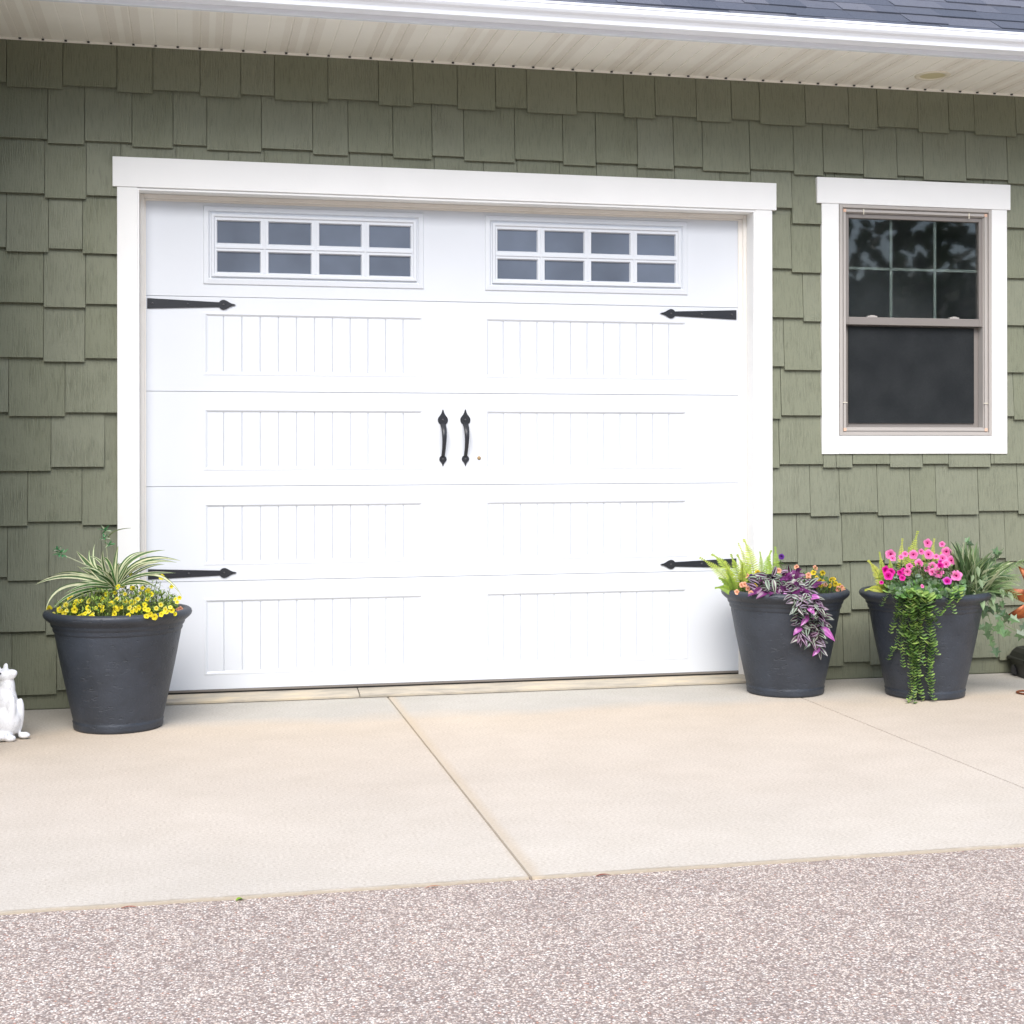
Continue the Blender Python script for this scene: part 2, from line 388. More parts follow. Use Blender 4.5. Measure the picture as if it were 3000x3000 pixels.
# far trees across the drive, behind the photographer: they close off the low sky and show in the window glass
wd = MB()
rg = random.Random(3)
tops = [(x, 9 + 4.5 * rg.random()) for x in range(-56, 70, 7)]
for _ in range(30000):
    x = rg.uniform(-55, 68); i = int((x + 56) / 7); cxn, h = tops[min(i, len(tops) - 1)]
    f = abs((x - cxn - 3.5) / 4.5); hh = h * max(.35, (1 - f ** 2.2)) if f < 1 else h * .35
    z = rg.uniform(0, hh); y = -27 + rg.uniform(-3.5, 3.5) * (1 - .5 * z / 13); q = rg.uniform(.18, .42)
    c = Vector((x, y, z)); a_ = Vector((rg.uniform(-1, 1), rg.uniform(-1, 1), rg.uniform(-1, 1))).normalized(); b_ = a_.orthogonal().normalized()
    k = rg.uniform(.7, 1.3); wd.quad([c + a_ * q, c + b_ * q * .6, c - a_ * q, c - b_ * q * .6], (.10 * k, .15 * k, .075 * k))
for _ in range(16000):
    x = rg.uniform(-55, 68); z = rg.uniform(0, 5.6) ; y = -30 + rg.uniform(-2, 1); q = rg.uniform(.5, .9)
    c = Vector((x, y, z)); a_ = Vector((rg.uniform(-1, 1), rg.uniform(-.4, .4), rg.uniform(-1, 1))).normalized(); b_ = a_.cross(Vector((0, 1, 0))).normalized()
    wd.quad([c + a_ * q, c + b_ * q, c - a_ * q, c - b_ * q], (.10, .14, .085))
tag(wd.build('woods', M['leaf'], attr='tint'), 'dark leafy woods across the drive, seen only as a reflection in the window glass', 'woods', kind='stuff')

# ------------------------------------------------------------------ house
house = tag(empty('house', (0, 0, 0)), 'sage green shake sided house with white garage door, one window and cream eave', 'house')
Z0 = -.066
# courses from the top: z of the short butts, joints [x...], first shake long?
EXPO = .2535
top_short = 2.969 + Z0
XL, XR = -.70, 9.0
W6 = [.165, .246, .196, .251, .157, .2455]
J = {
 0: ([-.618, -.369, -.126, .038, .255, .445, .604, .859, 1.105, 1.275, 1.495, 1.687, 1.846, 2.103, 2.349, 2.515, 2.735, 2.925, 3.080, 3.332, 3.575, 3.739, 3.970, 4.150, 4.300, 4.545], 1),
 1: ([-.437, -.272, -.058, .130, .286, .542, .786, .956, 1.175, 1.368, 1.527, 1.784, 2.031, 2.202, 2.421, 2.613, 2.768, 3.025, 3.267, 3.431, 3.657, 3.850, 4.000, 4.250, 4.495], 1),
 2: ([-.450, -.265, -.109, .143, .386, .555, .773, .964, 1.122, 1.380, 1.626, 1.797, 2.014, 2.207, 2.421, 2.621, 2.865, 3.033, 3.257, 3.450, 3.70, 3.90, 4.10, 4.36, 4.60], 1),
 3: ([-.620, -.434, -.282, -.05, 3.05, 3.254, 3.46, 4.40, 4.62], 1),
 4: ([-.456, -.268, -.05, 3.10, 3.318, 3.50, 4.40, 4.66], 1),
 5: ([-.457, -.272, -.05, 2.95, 3.212, 3.50, 4.42, 4.597], 1),
 6: ([-.611, -.361, -.10, 2.95, 3.195, 3.50, 4.35, 4.53], 1),
 7: ([-.424, -.184, 3.0, 3.185, 3.427, 3.592, 3.805, 3.993, 4.143, 4.390, 4.68], 0),
 8: ([-.528, -.286, -.05, 3.12, 3.356, 3.521, 3.736, 3.924, 4.072, 4.319, 4.553], 0),
 9: ([-.617, -.434, -.20, 3.06, 3.283, 3.535, 3.772, 3.936, 4.145, 4.328, 4.478, 4.70], 1),
 10: ([-.448, -.22, 3.10, 3.34, 3.584, 3.79, 4.02, 4.22, 4.40, 4.66], 1),
 11: ([-.599, -.40, -.15, 3.1, 3.32, 3.540, 3.690, 3.86, 4.06, 4.24, 4.44, 4.62], 1),
}
def shake(m, x0, x1, zb, zt, yb, yt, col, ax=None):
    g = .0015; x0 += g; x1 -= g
    P = [(x0, yb, zb), (x1, yb, zb), (x1, yt, zt), (x0, yt, zt)]
    back = [(x0, .0, zb), (x1, .0, zb), (x1, .0, zt), (x0, .0, zt)]
    th = min(.008, abs(yb) - .003); u_ = min(.03, (zt - zb) * .5)   # a thin board, hollow behind its butt
    I0, I1 = (x0, yb + th, zb), (x1, yb + th, zb); K0, K1 = (x0, yb + th * .9, zb + u_), (x1, yb + th * .9, zb + u_); L0, L1 = (x0, 0, zb + u_), (x1, 0, zb + u_)
    fs = [P, [I0, I1, P[1], P[0]], [K0, K1, I1, I0], [L0, L1, K1, K0], [P[3], back[3], L0, K0, I0, P[0]], [P[1], I1, K1, L1, back[2], P[2]]]
    for f in fs:
        if ax: f = [ax(p) for p in f]
        m.quad(f, col)
def siding_rows(m, rows, xl, xr, ax=None, jitter=0):
    for r in rows:
        js, first_long = J[r]; zs = top_short - EXPO * r
        if r == 11: zs = .158 + Z0
        xs = [x for x in js if xl < x < xr]
        # continue the pattern to both sides
        k = 0
        while xs[-1] < xr - .3: xs.append(xs[-1] + W6[(k + r) % 6] + .01); k += 1
        par = first_long
        while xs[0] > xl + .3: xs.insert(0, xs[0] - W6[(k + r) % 6]); par ^= 1; k += 1
        xs = [xl] + xs + [xr]; par ^= 1
        for i in range(len(xs) - 1):
            lg = (i % 2) == (0 if par else 1)
            # hidden stretch behind the door opening
            zb = zs - (.018 if lg else 0)
            zt = zs + EXPO + .03
            col = (random.random(), random.random(), random.random())
            if i > 0 and xs[i + 1] - xs[i] > .9:
                continue
            shake(m, xs[i], xs[i + 1], zb, min(zt, 3.13), -.0225 - rnd(0, .0015), -.0035, col, ax)
wall = MB()
def row_split(m, r, first_long):
    pass
DX0, DX1, DTOP = -.034, 3.05, 2.437      # garage opening between the trim legs, new z
def add_rows():
    for r in range(12):
        js, fl = J[r]; zs = top_short - EXPO * r
        if r == 11: zs = .158 + Z0
        xs = [XL] + js
        k = r
        while xs[-1] < XR - .3: xs.append(xs[-1] + W6[k % 6]); k += 1
        xs.append(XR)
        left = True; par = fl ^ 1          # shake 0 (left of first joint)
        lg = bool(par)
        # explicit parity of the first shake right of the door, taken from the photograph
        after = {3: 0, 4: 0, 5: 0, 6: 1, 7: 1, 8: 0, 9: 0, 10: 0, 11: 0}
        for i in range(len(xs) - 1):
            x0, x1 = xs[i], xs[i + 1]
            if r >= 3 and x1 - x0 > 1.5 :
                lg = not bool(after[r]); continue   # the opening of the garage door
            lg = not lg if i > 0 else bool(first[r])
            zb = zs - (.018 if lg else 0); zt = min(zs + EXPO + .03, 3.13)
            if r >= 3 and x0 < 0 < x1 + .2: x1 = min(x1, -.036)
            if r >= 3 and 2.5 < x0 < 3.06: x0 = 3.052
            c = (random.random(), random.random(), random.random())
            if zb < DTOP and x1 > 0 and x0 < 3.05 and r < 3: zb = max(zb, DTOP + .02)
            # around the window opening: the shakes stop behind the trim
            wx0, wx1, wz0, wz1 = 3.50, 4.41, 1.265, 2.49
            yb = -.0225 - rnd(0, .0020)
            if x1 > wx0 and x0 < wx1 and zt > wz0 and zb < wz1:
                yy = lambda z: yb + (-.0035 - yb) * (z - zb) / (zt - zb)
                if x0 < wx0: shake(wall, x0, wx0, zb, zt, yb, -.0035, c)
                if x1 > wx1: shake(wall, wx1, x1, zb, zt, yb, -.0035, c)
                xa, xb = max(x0, wx0), min(x1, wx1)
                if zb < wz0 - .01: shake(wall, xa, xb, zb, wz0, yb, yy(wz0), c)
                if zt > wz1 + .01: shake(wall, xa, xb, wz1, zt, yy(wz1), -.0035, c)
                continue
            shake(wall, x0, x1, zb, zt, yb, -.0035, c)
first = {0: 0, 1: 0, 2: 0, 3: 0, 4: 0, 5: 0, 6: 0, 7: 1, 8: 1, 9: 0, 10: 0, 11: 0}
add_rows()
# sheathing behind the shakes, with the two openings
for b_ in ((XL, -.036, 0, 3.3), (3.052, 3.50, 0, 3.3), (4.41, XR, 0, 3.3), (-.036, 3.052, DTOP, 3.3), (3.50, 4.41, 0, 1.265), (3.50, 4.41, 2.49, 3.3)):
    wall.box(b_[0], b_[1], .0, .14, b_[2], b_[3])
wall_o = wall.build('wall', M['siding'], house, attr='shift')
wall_o['label'] = 'sage green staggered shake siding'
# return wall on the left, just outside the picture
rw = MB()
for r in range(12):
    zs = top_short - EXPO * r; y = 0; k = r * 2; lg = r % 2
    if r == 11: zs = .158 + Z0
    while y > -1.2:
        wd = W6[k % 6]; k += 1; lg ^= 1; y2 = max(y - wd, -1.2)
        zb = zs - (.018 if lg else 0)
        c = (random.random(), random.random(), random.random())
        shake(rw, 0, y - y2, zb, min(zs + EXPO + .03, 3.13), -.0165, -.0035, c, (lambda p, y=y: (XL - p[1], y - p[0], p[2])))
        y = y2
rw.box(XL - .14, XL, -1.2, .14, 0, 3.3)
rwo = rw.build('return_wall', M['siding'], house, attr='shift')
rb = MB(); rb.box(XL, XL + .006, -1.2, -.004, .004, .09); rb.build('base_board', M['siding'], house, attr='shift')
# base boards
bb = MB(); bb.box(XL + .006, -.128, -.006, .0, .004, .10, (.3, .6, .2)); bb.build('base_board', M['siding'], house, .002, attr='shift')
bb = MB(); bb.box(3.146, XR, -.006, .0, .004, .10, (.7, .1, .2)); bb.build('base_board', M['siding'], house, .002, attr='shift')

# garage door trim
YT = -.027
tr = empty('door_trim'); tr.parent = house
m = MB(); m.box(-.146, 3.166, YT - .004, -.0005, 2.440, 2.580); o = m.build('head_board', M['white'], tr, .002)
for x0, x1 in ((-.126, -.033), (3.050, 3.144)):
    m = MB(); m.box(x0, x1, YT, -.0005, .012, 2.4395); m.build('side_board', M['white'], tr, .002)
m = MB(); m.box(-.034, -.026, YT + .004, .094, .02, 2.4395); m.box(3.043, 3.051, YT + .004, .094, .02, 2.4395); m.box(-.026, 3.043, YT + .004, .094, 2.428, 2.4395)
m.build('jamb', M['white'], tr)
m = MB()   # stop moulding with a rubber lip
for s_, x in ((1, -.026), (-1, 3.043)):
    m.box(min(x, x + s_ * .020), max(x, x + s_ * .020), .070, .088, .03, 2.427)
m.box(-.006, 3.023, .070, .088, 2.407, 2.4275)
m.build('stop_moulding', M['jamb'], tr, .003)
m = MB()
m.box(-.006, .002, .082, .0892, .03, 2.405); m.box(3.000, 3.023, .082, .0892, .03, 2.405)
m.box(.002, 3.000, .082, .0892, 2.398, 2.4065)
m.build('weather_strip', M['jamb'], tr)
m = MB(); m.prism([(-.02, 0.002), (-.02, .014), (.085, .032), (.20, .034), (.20, .002)], -.036, 1.008); m.prism([(-.02, 0.002), (-.02, .014), (.085, .032), (.20, .034), (.20, .002)], 1.012, 3.052)
m.build('door_sill', M['sill'], house, .002)

# garage door
gd = empty('garage_door'); gd.parent = house; gd['label'] = 'white five section garage door with two glazed top panels and black iron hardware'
YD = .090
def panel_grid(m, X, Z, holes):
    """flat skin of a door section with rectangular holes cut at grid lines"""
    for i in range(len(X) - 1):
        for j in range(len(Z) - 1):
            if any(h[0] <= X[i] and X[i + 1] <= h[1] and h[2] <= Z[j] and Z[j + 1] <= h[3] for h in holes): continue
            m.quad([(X[i], YD, Z[j]), (X[i + 1], YD, Z[j]), (X[i + 1], YD, Z[j + 1]), (X[i], YD, Z[j + 1])])
def emboss(m, x0, x1, z0, z1, grooves):
    # moulded edge: small raised bead, steep drop, then a board and batten field
    loops = [(0, 0), (.005, -.0015), (.010, -.0015), (.019, .0050)]
    for (a, ya), (b_, yb) in zip(loops, loops[1:]):
        A = [(x0 + a, z0 + a), (x1 - a, z0 + a), (x1 - a, z1 - a), (x0 + a, z1 - a)]
        B = [(x0 + b_, z0 + b_), (x1 - b_, z0 + b_), (x1 - b_, z1 - b_), (x0 + b_, z1 - b_)]
        for k in range(4):
            k2 = (k + 1) % 4
            m.quad([(A[k][0], YD + ya, A[k][1]), (A[k2][0], YD + ya, A[k2][1]), (B[k2][0], YD + yb, B[k2][1]), (B[k][0], YD + yb, B[k][1])])
    t = loops[-1][0]; yf = YD + loops[-1][1]; xs = [x0 + t]
    gl = [g for g in grooves if x0 + t + .01 < g < x1 - t - .01]; zz0, zz1 = z0 + t, z1 - t
    prev = x0 + t
    for g in gl:
        w_ = .0027
        m.quad([(prev, yf, zz0), (g - w_, yf, zz0), (g - w_, yf, zz1), (prev, yf, zz1)])
        m.quad([(g - w_, yf, zz0), (g, yf + .0055, zz0), (g, yf + .0055, zz1), (g - w_, yf, zz1)])
        m.quad([(g, yf + .0055, zz0), (g + w_, yf, zz0), (g + w_, yf, zz1), (g, yf + .0055, zz1)])
        m.quad([(g - w_, yf, zz0), (g + w_, yf, zz0), (g, yf + .0055, zz0)]); m.quad([(g - w_, yf, zz1), (g, yf + .0055, zz1), (g + w_, yf, zz1)])
        prev = g + w_
    m.quad([(prev, yf, zz0), (x1 - t, yf, zz0), (x1 - t, yf, zz1), (prev, yf, zz1)])
DXA, DXB = -.012, 3.030
PL = (.270, 1.343); PR = (1.653, 2.723)
lines = [.050, .5734, 1.0306, 1.4878, 1.945, 2.420]
pz = [(.118, .490), (.648, .950), (1.105, 1.407), (1.565, 1.871)]
for k in range(5):
    z0, z1 = lines[k] + .0013, lines[k + 1] - .0013
    m = MB()
    if k < 4:
        hz = pz[k]; X = [DXA, PL[0], PL[1], PR[0], PR[1], DXB]; Z = [z0, hz[0], hz[1], z1]
        panel_grid(m, X, Z, [(PL[0], PL[1], hz[0], hz[1]), (PR[0], PR[1], hz[0], hz[1])])
        for P_ in (PL, PR):
            emboss(m, P_[0], P_[1], hz[0], hz[1], [P_[0] + .0075 + .0875 * i for i in range(1, 12)])
    else:
        hz = (2.005, 2.384); X = [DXA, PL[0], PL[1], PR[0], PR[1], DXB]; Z = [z0, hz[0], hz[1], z1]
        panel_grid(m, X, Z, [(PL[0], PL[1], hz[0], hz[1]), (PR[0], PR[1], hz[0], hz[1])])
    # edges and body of the section
    for zz, s_ in ((z0, 1), (z1, -1)):
        m.quad([(DXA, YD, zz), (DXB, YD, zz), (DXB, YD + .008, zz - s_ * .001), (DXA, YD + .008, zz - s_ * .001)])
    m.box(DXA, DXB, YD + .019, YD + .05, z0 - .0011, z1 + .0011)
    m.build('door_section', M['door'], gd)
for n_, P_ in enumerate((PL, PR)):
    x0, x1 = P_; z0, z1 = 2.005, 2.384
    m = MB()
    loops = [(0, 0), (.003, -.006), (.024, -.008), (.031, .001), (.036, .001), (.039, -.011), (.050, -.011), (.056, -.004)]
    for (a, ya), (b_, yb) in zip(loops, loops[1:]):
        A = [(x0 + a, z0 + a), (x1 - a, z0 + a), (x1 - a, z1 - a), (x0 + a, z1 - a)]; B = [(x0 + b_, z0 + b_), (x1 - b_, z0 + b_), (x1 - b_, z1 - b_), (x0 + b_, z1 - b_)]
        for k in range(4):
            k2 = (k + 1) % 4
            m.quad([(A[k][0], YD + ya, A[k][1]), (A[k2][0], YD + ya, A[k2][1]), (B[k2][0], YD + yb, B[k2][1]), (B[k][0], YD + yb, B[k][1])])
    # grille of eight lights
    ix0, ix1, iz0, iz1 = x0 + .056, x1 - .056, z0 + .056, z1 - .056
    pw, ph = .2105, .114
    gx = (ix1 - ix0 - 4 * pw) / 4 * 1.0; cx = []
    stepx = (ix1 - ix0 - pw - .014) / 3
    cells = []
    for i in range(4):
        a0 = ix0 + .007 + stepx * i
        for j_, zc in ((0, (2.063, 2.168)), (1, (2.203, 2.317))): cells.append((a0, a0 + pw, zc[0], zc[1]))
    Xs = sorted({ix0, ix1} | {c[0] - .010 for c in cells} | {c[1] + .010 for c in cells}); Xs[0], Xs[-1] = ix0, ix1
    Xg = [ix0] + sum([[ix0 + .007 + stepx * i, ix0 + .007 + stepx * i + pw] for i in range(4)], []) + [ix1]
    Zg = [iz0, 2.063, 2.168, 2.203, 2.317, iz1]
    for i in range(len(Xg) - 1):
        for j_ in range(len(Zg) - 1):
            if i % 2 == 1 and j_ in (1, 3):
                a0, a1, c0, c1 = Xg[i], Xg[i + 1], Zg[j_], Zg[j_ + 1]; t = .006
                A = [(a0, c0), (a1, c0), (a1, c1), (a0, c1)]; B = [(a0 + t, c0 + t), (a1 - t, c0 + t), (a1 - t, c1 - t), (a0 + t, c1 - t)]
                for k in range(4):
                    k2 = (k + 1) % 4
                    m.quad([(A[k][0], YD - .004, A[k][1]), (A[k2][0], YD - .004, A[k2][1]), (B[k2][0], YD + .012, B[k2][1]), (B[k][0], YD + .012, B[k][1])])
            else:
                m.quad([(Xg[i], YD - .004, Zg[j_]), (Xg[i + 1], YD - .004, Zg[j_]), (Xg[i + 1], YD - .004, Zg[j_ + 1]), (Xg[i], YD - .004, Zg[j_ + 1])])
    # thin raised bead on each bar
    for i in (2, 4, 6):
        xm = (Xg[i] + Xg[i + 1]) / 2; m.box(xm - .004, xm + .004, YD - .008, YD - .0042, iz0 + .002, iz1 - .002)
    zm = (2.168 + 2.203) / 2
    for a0, a1 in zip([ix0 + .002] + [(Xg[i] + Xg[i + 1]) / 2 + .0042 for i in (2, 4, 6)], [(Xg[i] + Xg[i + 1]) / 2 - .0042 for i in (2, 4, 6)] + [ix1 - .002]):
        m.box(a0, a1, YD - .008, YD - .0042, zm - .004, zm + .004)
    m.build('window_frame', M['door'], gd)
    m = MB(); m.box(ix0 - .0, ix1, YD + .0075, YD + .0115, iz0, iz1); m.build('pane', M['frost'], gd)
m = MB(); m.box(DXA, DXB, YD - .004, YD + .04, .040, .0495); m.build('bottom_seal', M['seal'], gd, .002)
m = MB(); m.box(DXA, DXB, YD + .006, YD + .04, .032, .0395); m.build('seal_shadow_gap', M['dark'], gd)

def spear(cx, cz, r, L, d, nseg=16):
    """teardrop outline: a disc of radius r at (cx,cz) drawn out to a point of length L along direction d=(dx,dz)"""
    pts = []; ang = math.atan2(d[1], d[0])
    for k in range(nseg + 1):
        t = ang + R(62) + (2 * PI - R(124)) * k / nseg
        pts.append((cx + r * math.cos(t), cz + r * math.sin(t)))
    ux, uz = d; px, pz_ = -uz, ux
    sidew = [(.62, .70), (.95, .42), (1.30, .22), (1.65, .13)]
    tip = []
    for a, b_ in sidew: tip.append((cx + ux * r * a * L + px * -r * b_, cz + uz * r * a * L - pz_ * r * b_))
    tip.append((cx + ux * r * 1.85 * L, cz + uz * r * 1.85 * L))
    for a, b_ in sidew[::-1]: tip.append((cx + ux * r * a * L + px * r * b_, cz + uz * r * a * L + pz_ * r * b_))
    return pts + tip
def plate(m, outline, y0, y1):
    i = len(m.v); n = len(outline)
    cx = sum(p[0] for p in outline) / n; cz = sum(p[1] for p in outline) / n
    m.v += [Vector((x, y0, z)) for x, z in outline] + [Vector((x, y1, z)) for x, z in outline]
    m.f.append(tuple(range(i, i + n))); m.c.append((1, 1, 1)); m.m.append(m.mi); m.sm.append(False)
    for k in range(n):
        m.f.append((i + k, i + (k + 1) % n, i + n + (k + 1) % n, i + n + k)); m.c.append((1, 1, 1)); m.m.append(m.mi); m.sm.append(False)
def hinge(xbase, zc, s_):
    m = MB(); zc += Z0
    xh = xbase + s_ * .357; y0, y1 = YD - .0045, YD - .0005
    plate(m, [(xbase, zc - .024), (xbase + s_ * .338, zc - .011), (xbase + s_ * .338, zc + .011), (xbase, zc + .024)], y0, y1)
    o2 = spear(xh, zc, .023, 1.35, (s_, 0)); plate(m, o2, y0 - .0012, y1 - .0006)
    h = m.build('strap_hinge', M['black'], gd, .0008)
    for x in (xbase + s_ * .025, xbase + s_ * .190, xh):
        b_ = MB(); b_.sphere((x, y0 - .0005, zc), .0055, 10, 6, (1, .7, 1)); b_.build('bolt_head', M['bolt'], gd)
hinge(.008, 1.973, 1); hinge(.010, .678, 1); hinge(2.990, 1.973, -1); hinge(2.988, .678, -1)
def handle(xc, zt):
    m = MB(); y0, y1 = YD - .005, YD - .0005
    zu = zt - .053; zl = zt - .249
    plate(m, spear(xc, zu, .0255, 1.12, (0, 1)), y0, y1); plate(m, spear(xc, zl, .0185, 1.02, (0, -1)), y0, y1)
    path = [(zu - .016, .004), (zu - .026, .014), (zu - .040, .034), (zu - .060, .046), (zu - .085, .050), (zu - .110, .046), (zu - .140, .034), (zu - .165, .018), (zu - .182, .005)]
    wd = [.0145, .014, .0135, .0125, .0115, .0105, .0095, .009, .009]; rows = []
    for (z, yo), w_ in zip(path, wd):
        y = YD - yo
        rows.append([(xc - w_, y, z), (xc - w_ * .6, y - .004, z), (xc + w_ * .6, y - .004, z), (xc + w_, y, z), (xc + w_ * .6, y + .003, z), (xc - w_ * .6, y + .003, z)])
    m.grid(rows, None, True, True)
    m.build('pull_handle', M['black'], gd)
    for z in (zu, zl): b_ = MB(); b_.sphere((xc, y0, z), .0055, 10, 6, (1, .7, 1)); b_.build('bolt_head', M['bolt'], gd)
handle(1.438, 1.473 + Z0); handle(1.552, 1.474 + Z0)
m = MB()
prof = [(0.0, -.006), (.006, -.006), (.0085, -.004), (.0095, 0)]
rows = [[(1.622 + r * math.cos(t * PI / 8), YD + y, 1.164 + r * math.sin(t * PI / 8)) for t in range(16)] for r, y in prof]
m.grid(rows, None, True, True); m.build('key_lock', M['brass'], gd)

# main window
wn = empty('window'); wn.parent = house; wn['label'] = 'double hung window in white trim with a grille in its upper sash'
m = MB(); m.box(3.392, 4.505, YT - .004, -.0005, 2.487, 2.622); m.build('head_trim', M['white'], wn, .002)
for x0, x1 in ((3.419, 3.515), (4.395, 4.486)):
    m = MB(); m.box(x0, x1, YT, -.0005, 1.180, 2.4865); m.build('side_trim', M['white'], wn, .002)
m = MB(); m.box(3.5155, 4.3945, YT - .002, -.0005, 1.181, 1.276); m.build('sill_trim', M['white'], wn, .002)
def ring(m, x0, x1, z0, z1, w, y0, y1):
    m.box(x0, x0 + w, y0, y1, z0, z1); m.box(x1 - w, x1, y0, y1, z0, z1); m.box(x0 + w, x1 - w, y0, y1, z0, z0 + w); m.box(x0 + w, x1 - w, y0, y1, z1 - w, z1)
FX0, FX1, FZ0, FZ1 = 3.517, 4.393, 1.2775, 2.485
m = MB(); ring(m, FX0, FX1, FZ0, FZ1, .017, -.031, .05); ring(m, FX0 + .017, FX1 - .017, FZ0 + .017, FZ1 - .017, .006, -.020, .05)
m.build('frame', M['taupe_light'], wn, .0015)
m = MB(); ring(m, FX0 + .024, FX1 - .024, FZ0 + .024, FZ1 - .024, .014, -.024, .0); ring(m, FX0 + .038, FX1 - .038, FZ0 + .038, FZ1 - .038, .005, -.014, .04)
m.build('screen_frame', M['taupe_light'], wn, .0015)
for x in (FX0 + .024, FX1 - .038):
    for z in (FZ0 + .024, FZ1 - .038): m = MB(); m.box(x - .001, x + .015, -.026, -.0235, z - .001, z + .015); m.build('corner_key', M['peach'], wn)
for x, z in ((3.655, FZ1 - .031), (4.262, FZ1 - .034)): m = MB(); m.box(x - .002, x + .002, -.028, -.0235, z - .018, z + .012); m.build('screen_clip', M['lamp_ring'], wn)
for x in (FX0 + .030, FX1 - .034): m = MB(); m.box(x - .012, x + .014, -.028, -.0235, 1.448, 1.4515); m.build('screen_clip', M['lamp_ring'], wn)
SX0, SX1 = FX0 + .044, FX1 - .044
def sash(name, x0, x1, z0, z1, ws, wt, wb, y0, y1):
    m = MB(); m.box(x0, x0 + ws, y0, y1, z0, z1); m.box(x1 - ws, x1, y0, y1, z0, z1); m.box(x0 + ws, x1 - ws, y0, y1, z0, z0 + wb); m.box(x0 + ws, x1 - ws, y0, y1, z1 - wt, z1)
    return m.build(name, M['taupe'], wn, .002)
sash('upper_sash', SX0 - .002, SX1 + .002, 1.860, FZ1 - .044, .020, .022, .040, -.008, .030)
sash('lower_sash', SX0, SX1, FZ0 + .040, 1.860, .034, .01, .030, .032, .062)
for x in (3.716, 4.190): m = MB(); m.box(x - .028, x + .028, -.002, .02, 1.9005, 1.908); m.box(x - .010, x + .014, .0, .016, 1.908, 1.912); m.build('sash_lock', M['taupe_light'], wn, .001)
m = MB(); m.box(SX0 + .018, SX1 - .018, .010, .014, 1.895, FZ1 - .060); m.build('pane', M['glass'], wn)
m = MB(); m.box(SX0 + .032, SX1 - .032, .045, .049, FZ0 + .065, 1.852); m.build('pane', M['glass'], wn)
m = MB()
gz0, gz1 = 1.899, FZ1 - .066
for x in (3.832, 4.086): m.box(x - .0075, x + .0075, .018, .024, gz0, 2.1515); m.box(x - .0075, x + .0075, .018, .024, 2.1665, gz1)
m.box(SX0 + .018, SX1 - .018, .0175, .0245, 2.152, 2.166); m.build('grille', M['grille'], wn)
m = MB(); m.box(SX0 + .030, SX1 - .030, .024, .0255, FZ0 + .066, 1.853); m.build('insect_screen', M['screen'], wn)
m = MB(); m.box(3.50, 4.41, .60, .62, 1.1, 2.6); m.box(3.48, 3.50, .14, .62, 1.1, 2.6); m.box(4.41, 4.43, .14, .62, 1.1, 2.6); m.box(3.48, 4.43, .14, .62, 1.08, 1.1); m.box(3.48, 4.43, .14, .62, 2.6, 2.62)
m.build('interior', M['room'], house)

# eave: soffit, fascia, gutter, roof
ZS = 3.115; YF = -.655
sf = MB(); seams = []; x = -.5584 - .1016 * 3
x = -.5584 - .1016 * 2 - .05
sxs = [-.5584 + .1016 * k for k in range(-2, 100)]
prev = XL - 1.2
for s_ in sxs:
    g = .006
    sf.quad([(prev, 0, ZS), (s_ - g, 0, ZS), (s_ - g, YF, ZS), (prev, YF, ZS)])
    sf.quad([(s_ - g, 0, ZS), (s_ - .001, 0, ZS + .0022), (s_ - .001, YF, ZS + .0022), (s_ - g, YF, ZS)])
    sf.quad([(s_ - .001, 0, ZS + .0022), (s_ + .003, 0, ZS + .0022), (s_ + .003, YF, ZS + .0022), (s_ - .001, YF, ZS + .0022)])
    sf.quad([(s_ + .003, 0, ZS + .0022), (s_ + .004, 0, ZS - .001), (s_ + .004, YF, ZS - .001), (s_ + .003, YF, ZS + .0022)])
    sf.quad([(s_ + .004, 0, ZS - .001), (s_ + .007, 0, ZS), (s_ + .007, YF, ZS), (s_ + .004, YF, ZS - .001)])
    prev = s_ + .007
sf.mi = 1
for s_ in sxs:
    if s_ < 8.5: sf.box(s_ - .006, s_ + .005, -.020, -.0122, ZS - .0075, ZS - .0012)
sf_o = sf.build('soffit', [M['soffit'], M['dark']], house)
m = MB(); m.box(XL, XR, -.012, -.0005, ZS - .010, ZS - .0005); m.build('wall_channel', M['soffit'], sf_o)
m = MB(); m.prism([(YF - .02, ZS + .08), (YF - .02, ZS - .014), (YF + .004, ZS - .014), (YF + .030, ZS - .004), (YF + .030, ZS - .0005), (YF, ZS - .0005), (YF, ZS + .08)], XL - 1.2, XR); m.build('fascia', M['gutter'], house)
# K style gutter profile (y, z) hung on the fascia
gy = YF - .0205; gz = ZS + .008
GS = .68
outer = [(gy + a_, gz + b_ * GS) for a_, b_ in [(0, 0), (-.066, 0), (-.072, .004), (-.074, .022), (-.076, .030), (-.084, .045), (-.096, .058), (-.103, .072), (-.106, .086), (-.106, .100), (-.110, .104), (-.110, .116), (-.105, .118)]]
inner = [(y + .0022, z + .002) for y, z in outer[::-1][1:-1]]
m = MB(); m.prism(outer + [(gy - .100, gz + .112 * GS)] + inner + [(gy, gz + .004)], XL - 1.2, XR, smooth=False); m.build('gutter', M['gutter'], house, .0012)
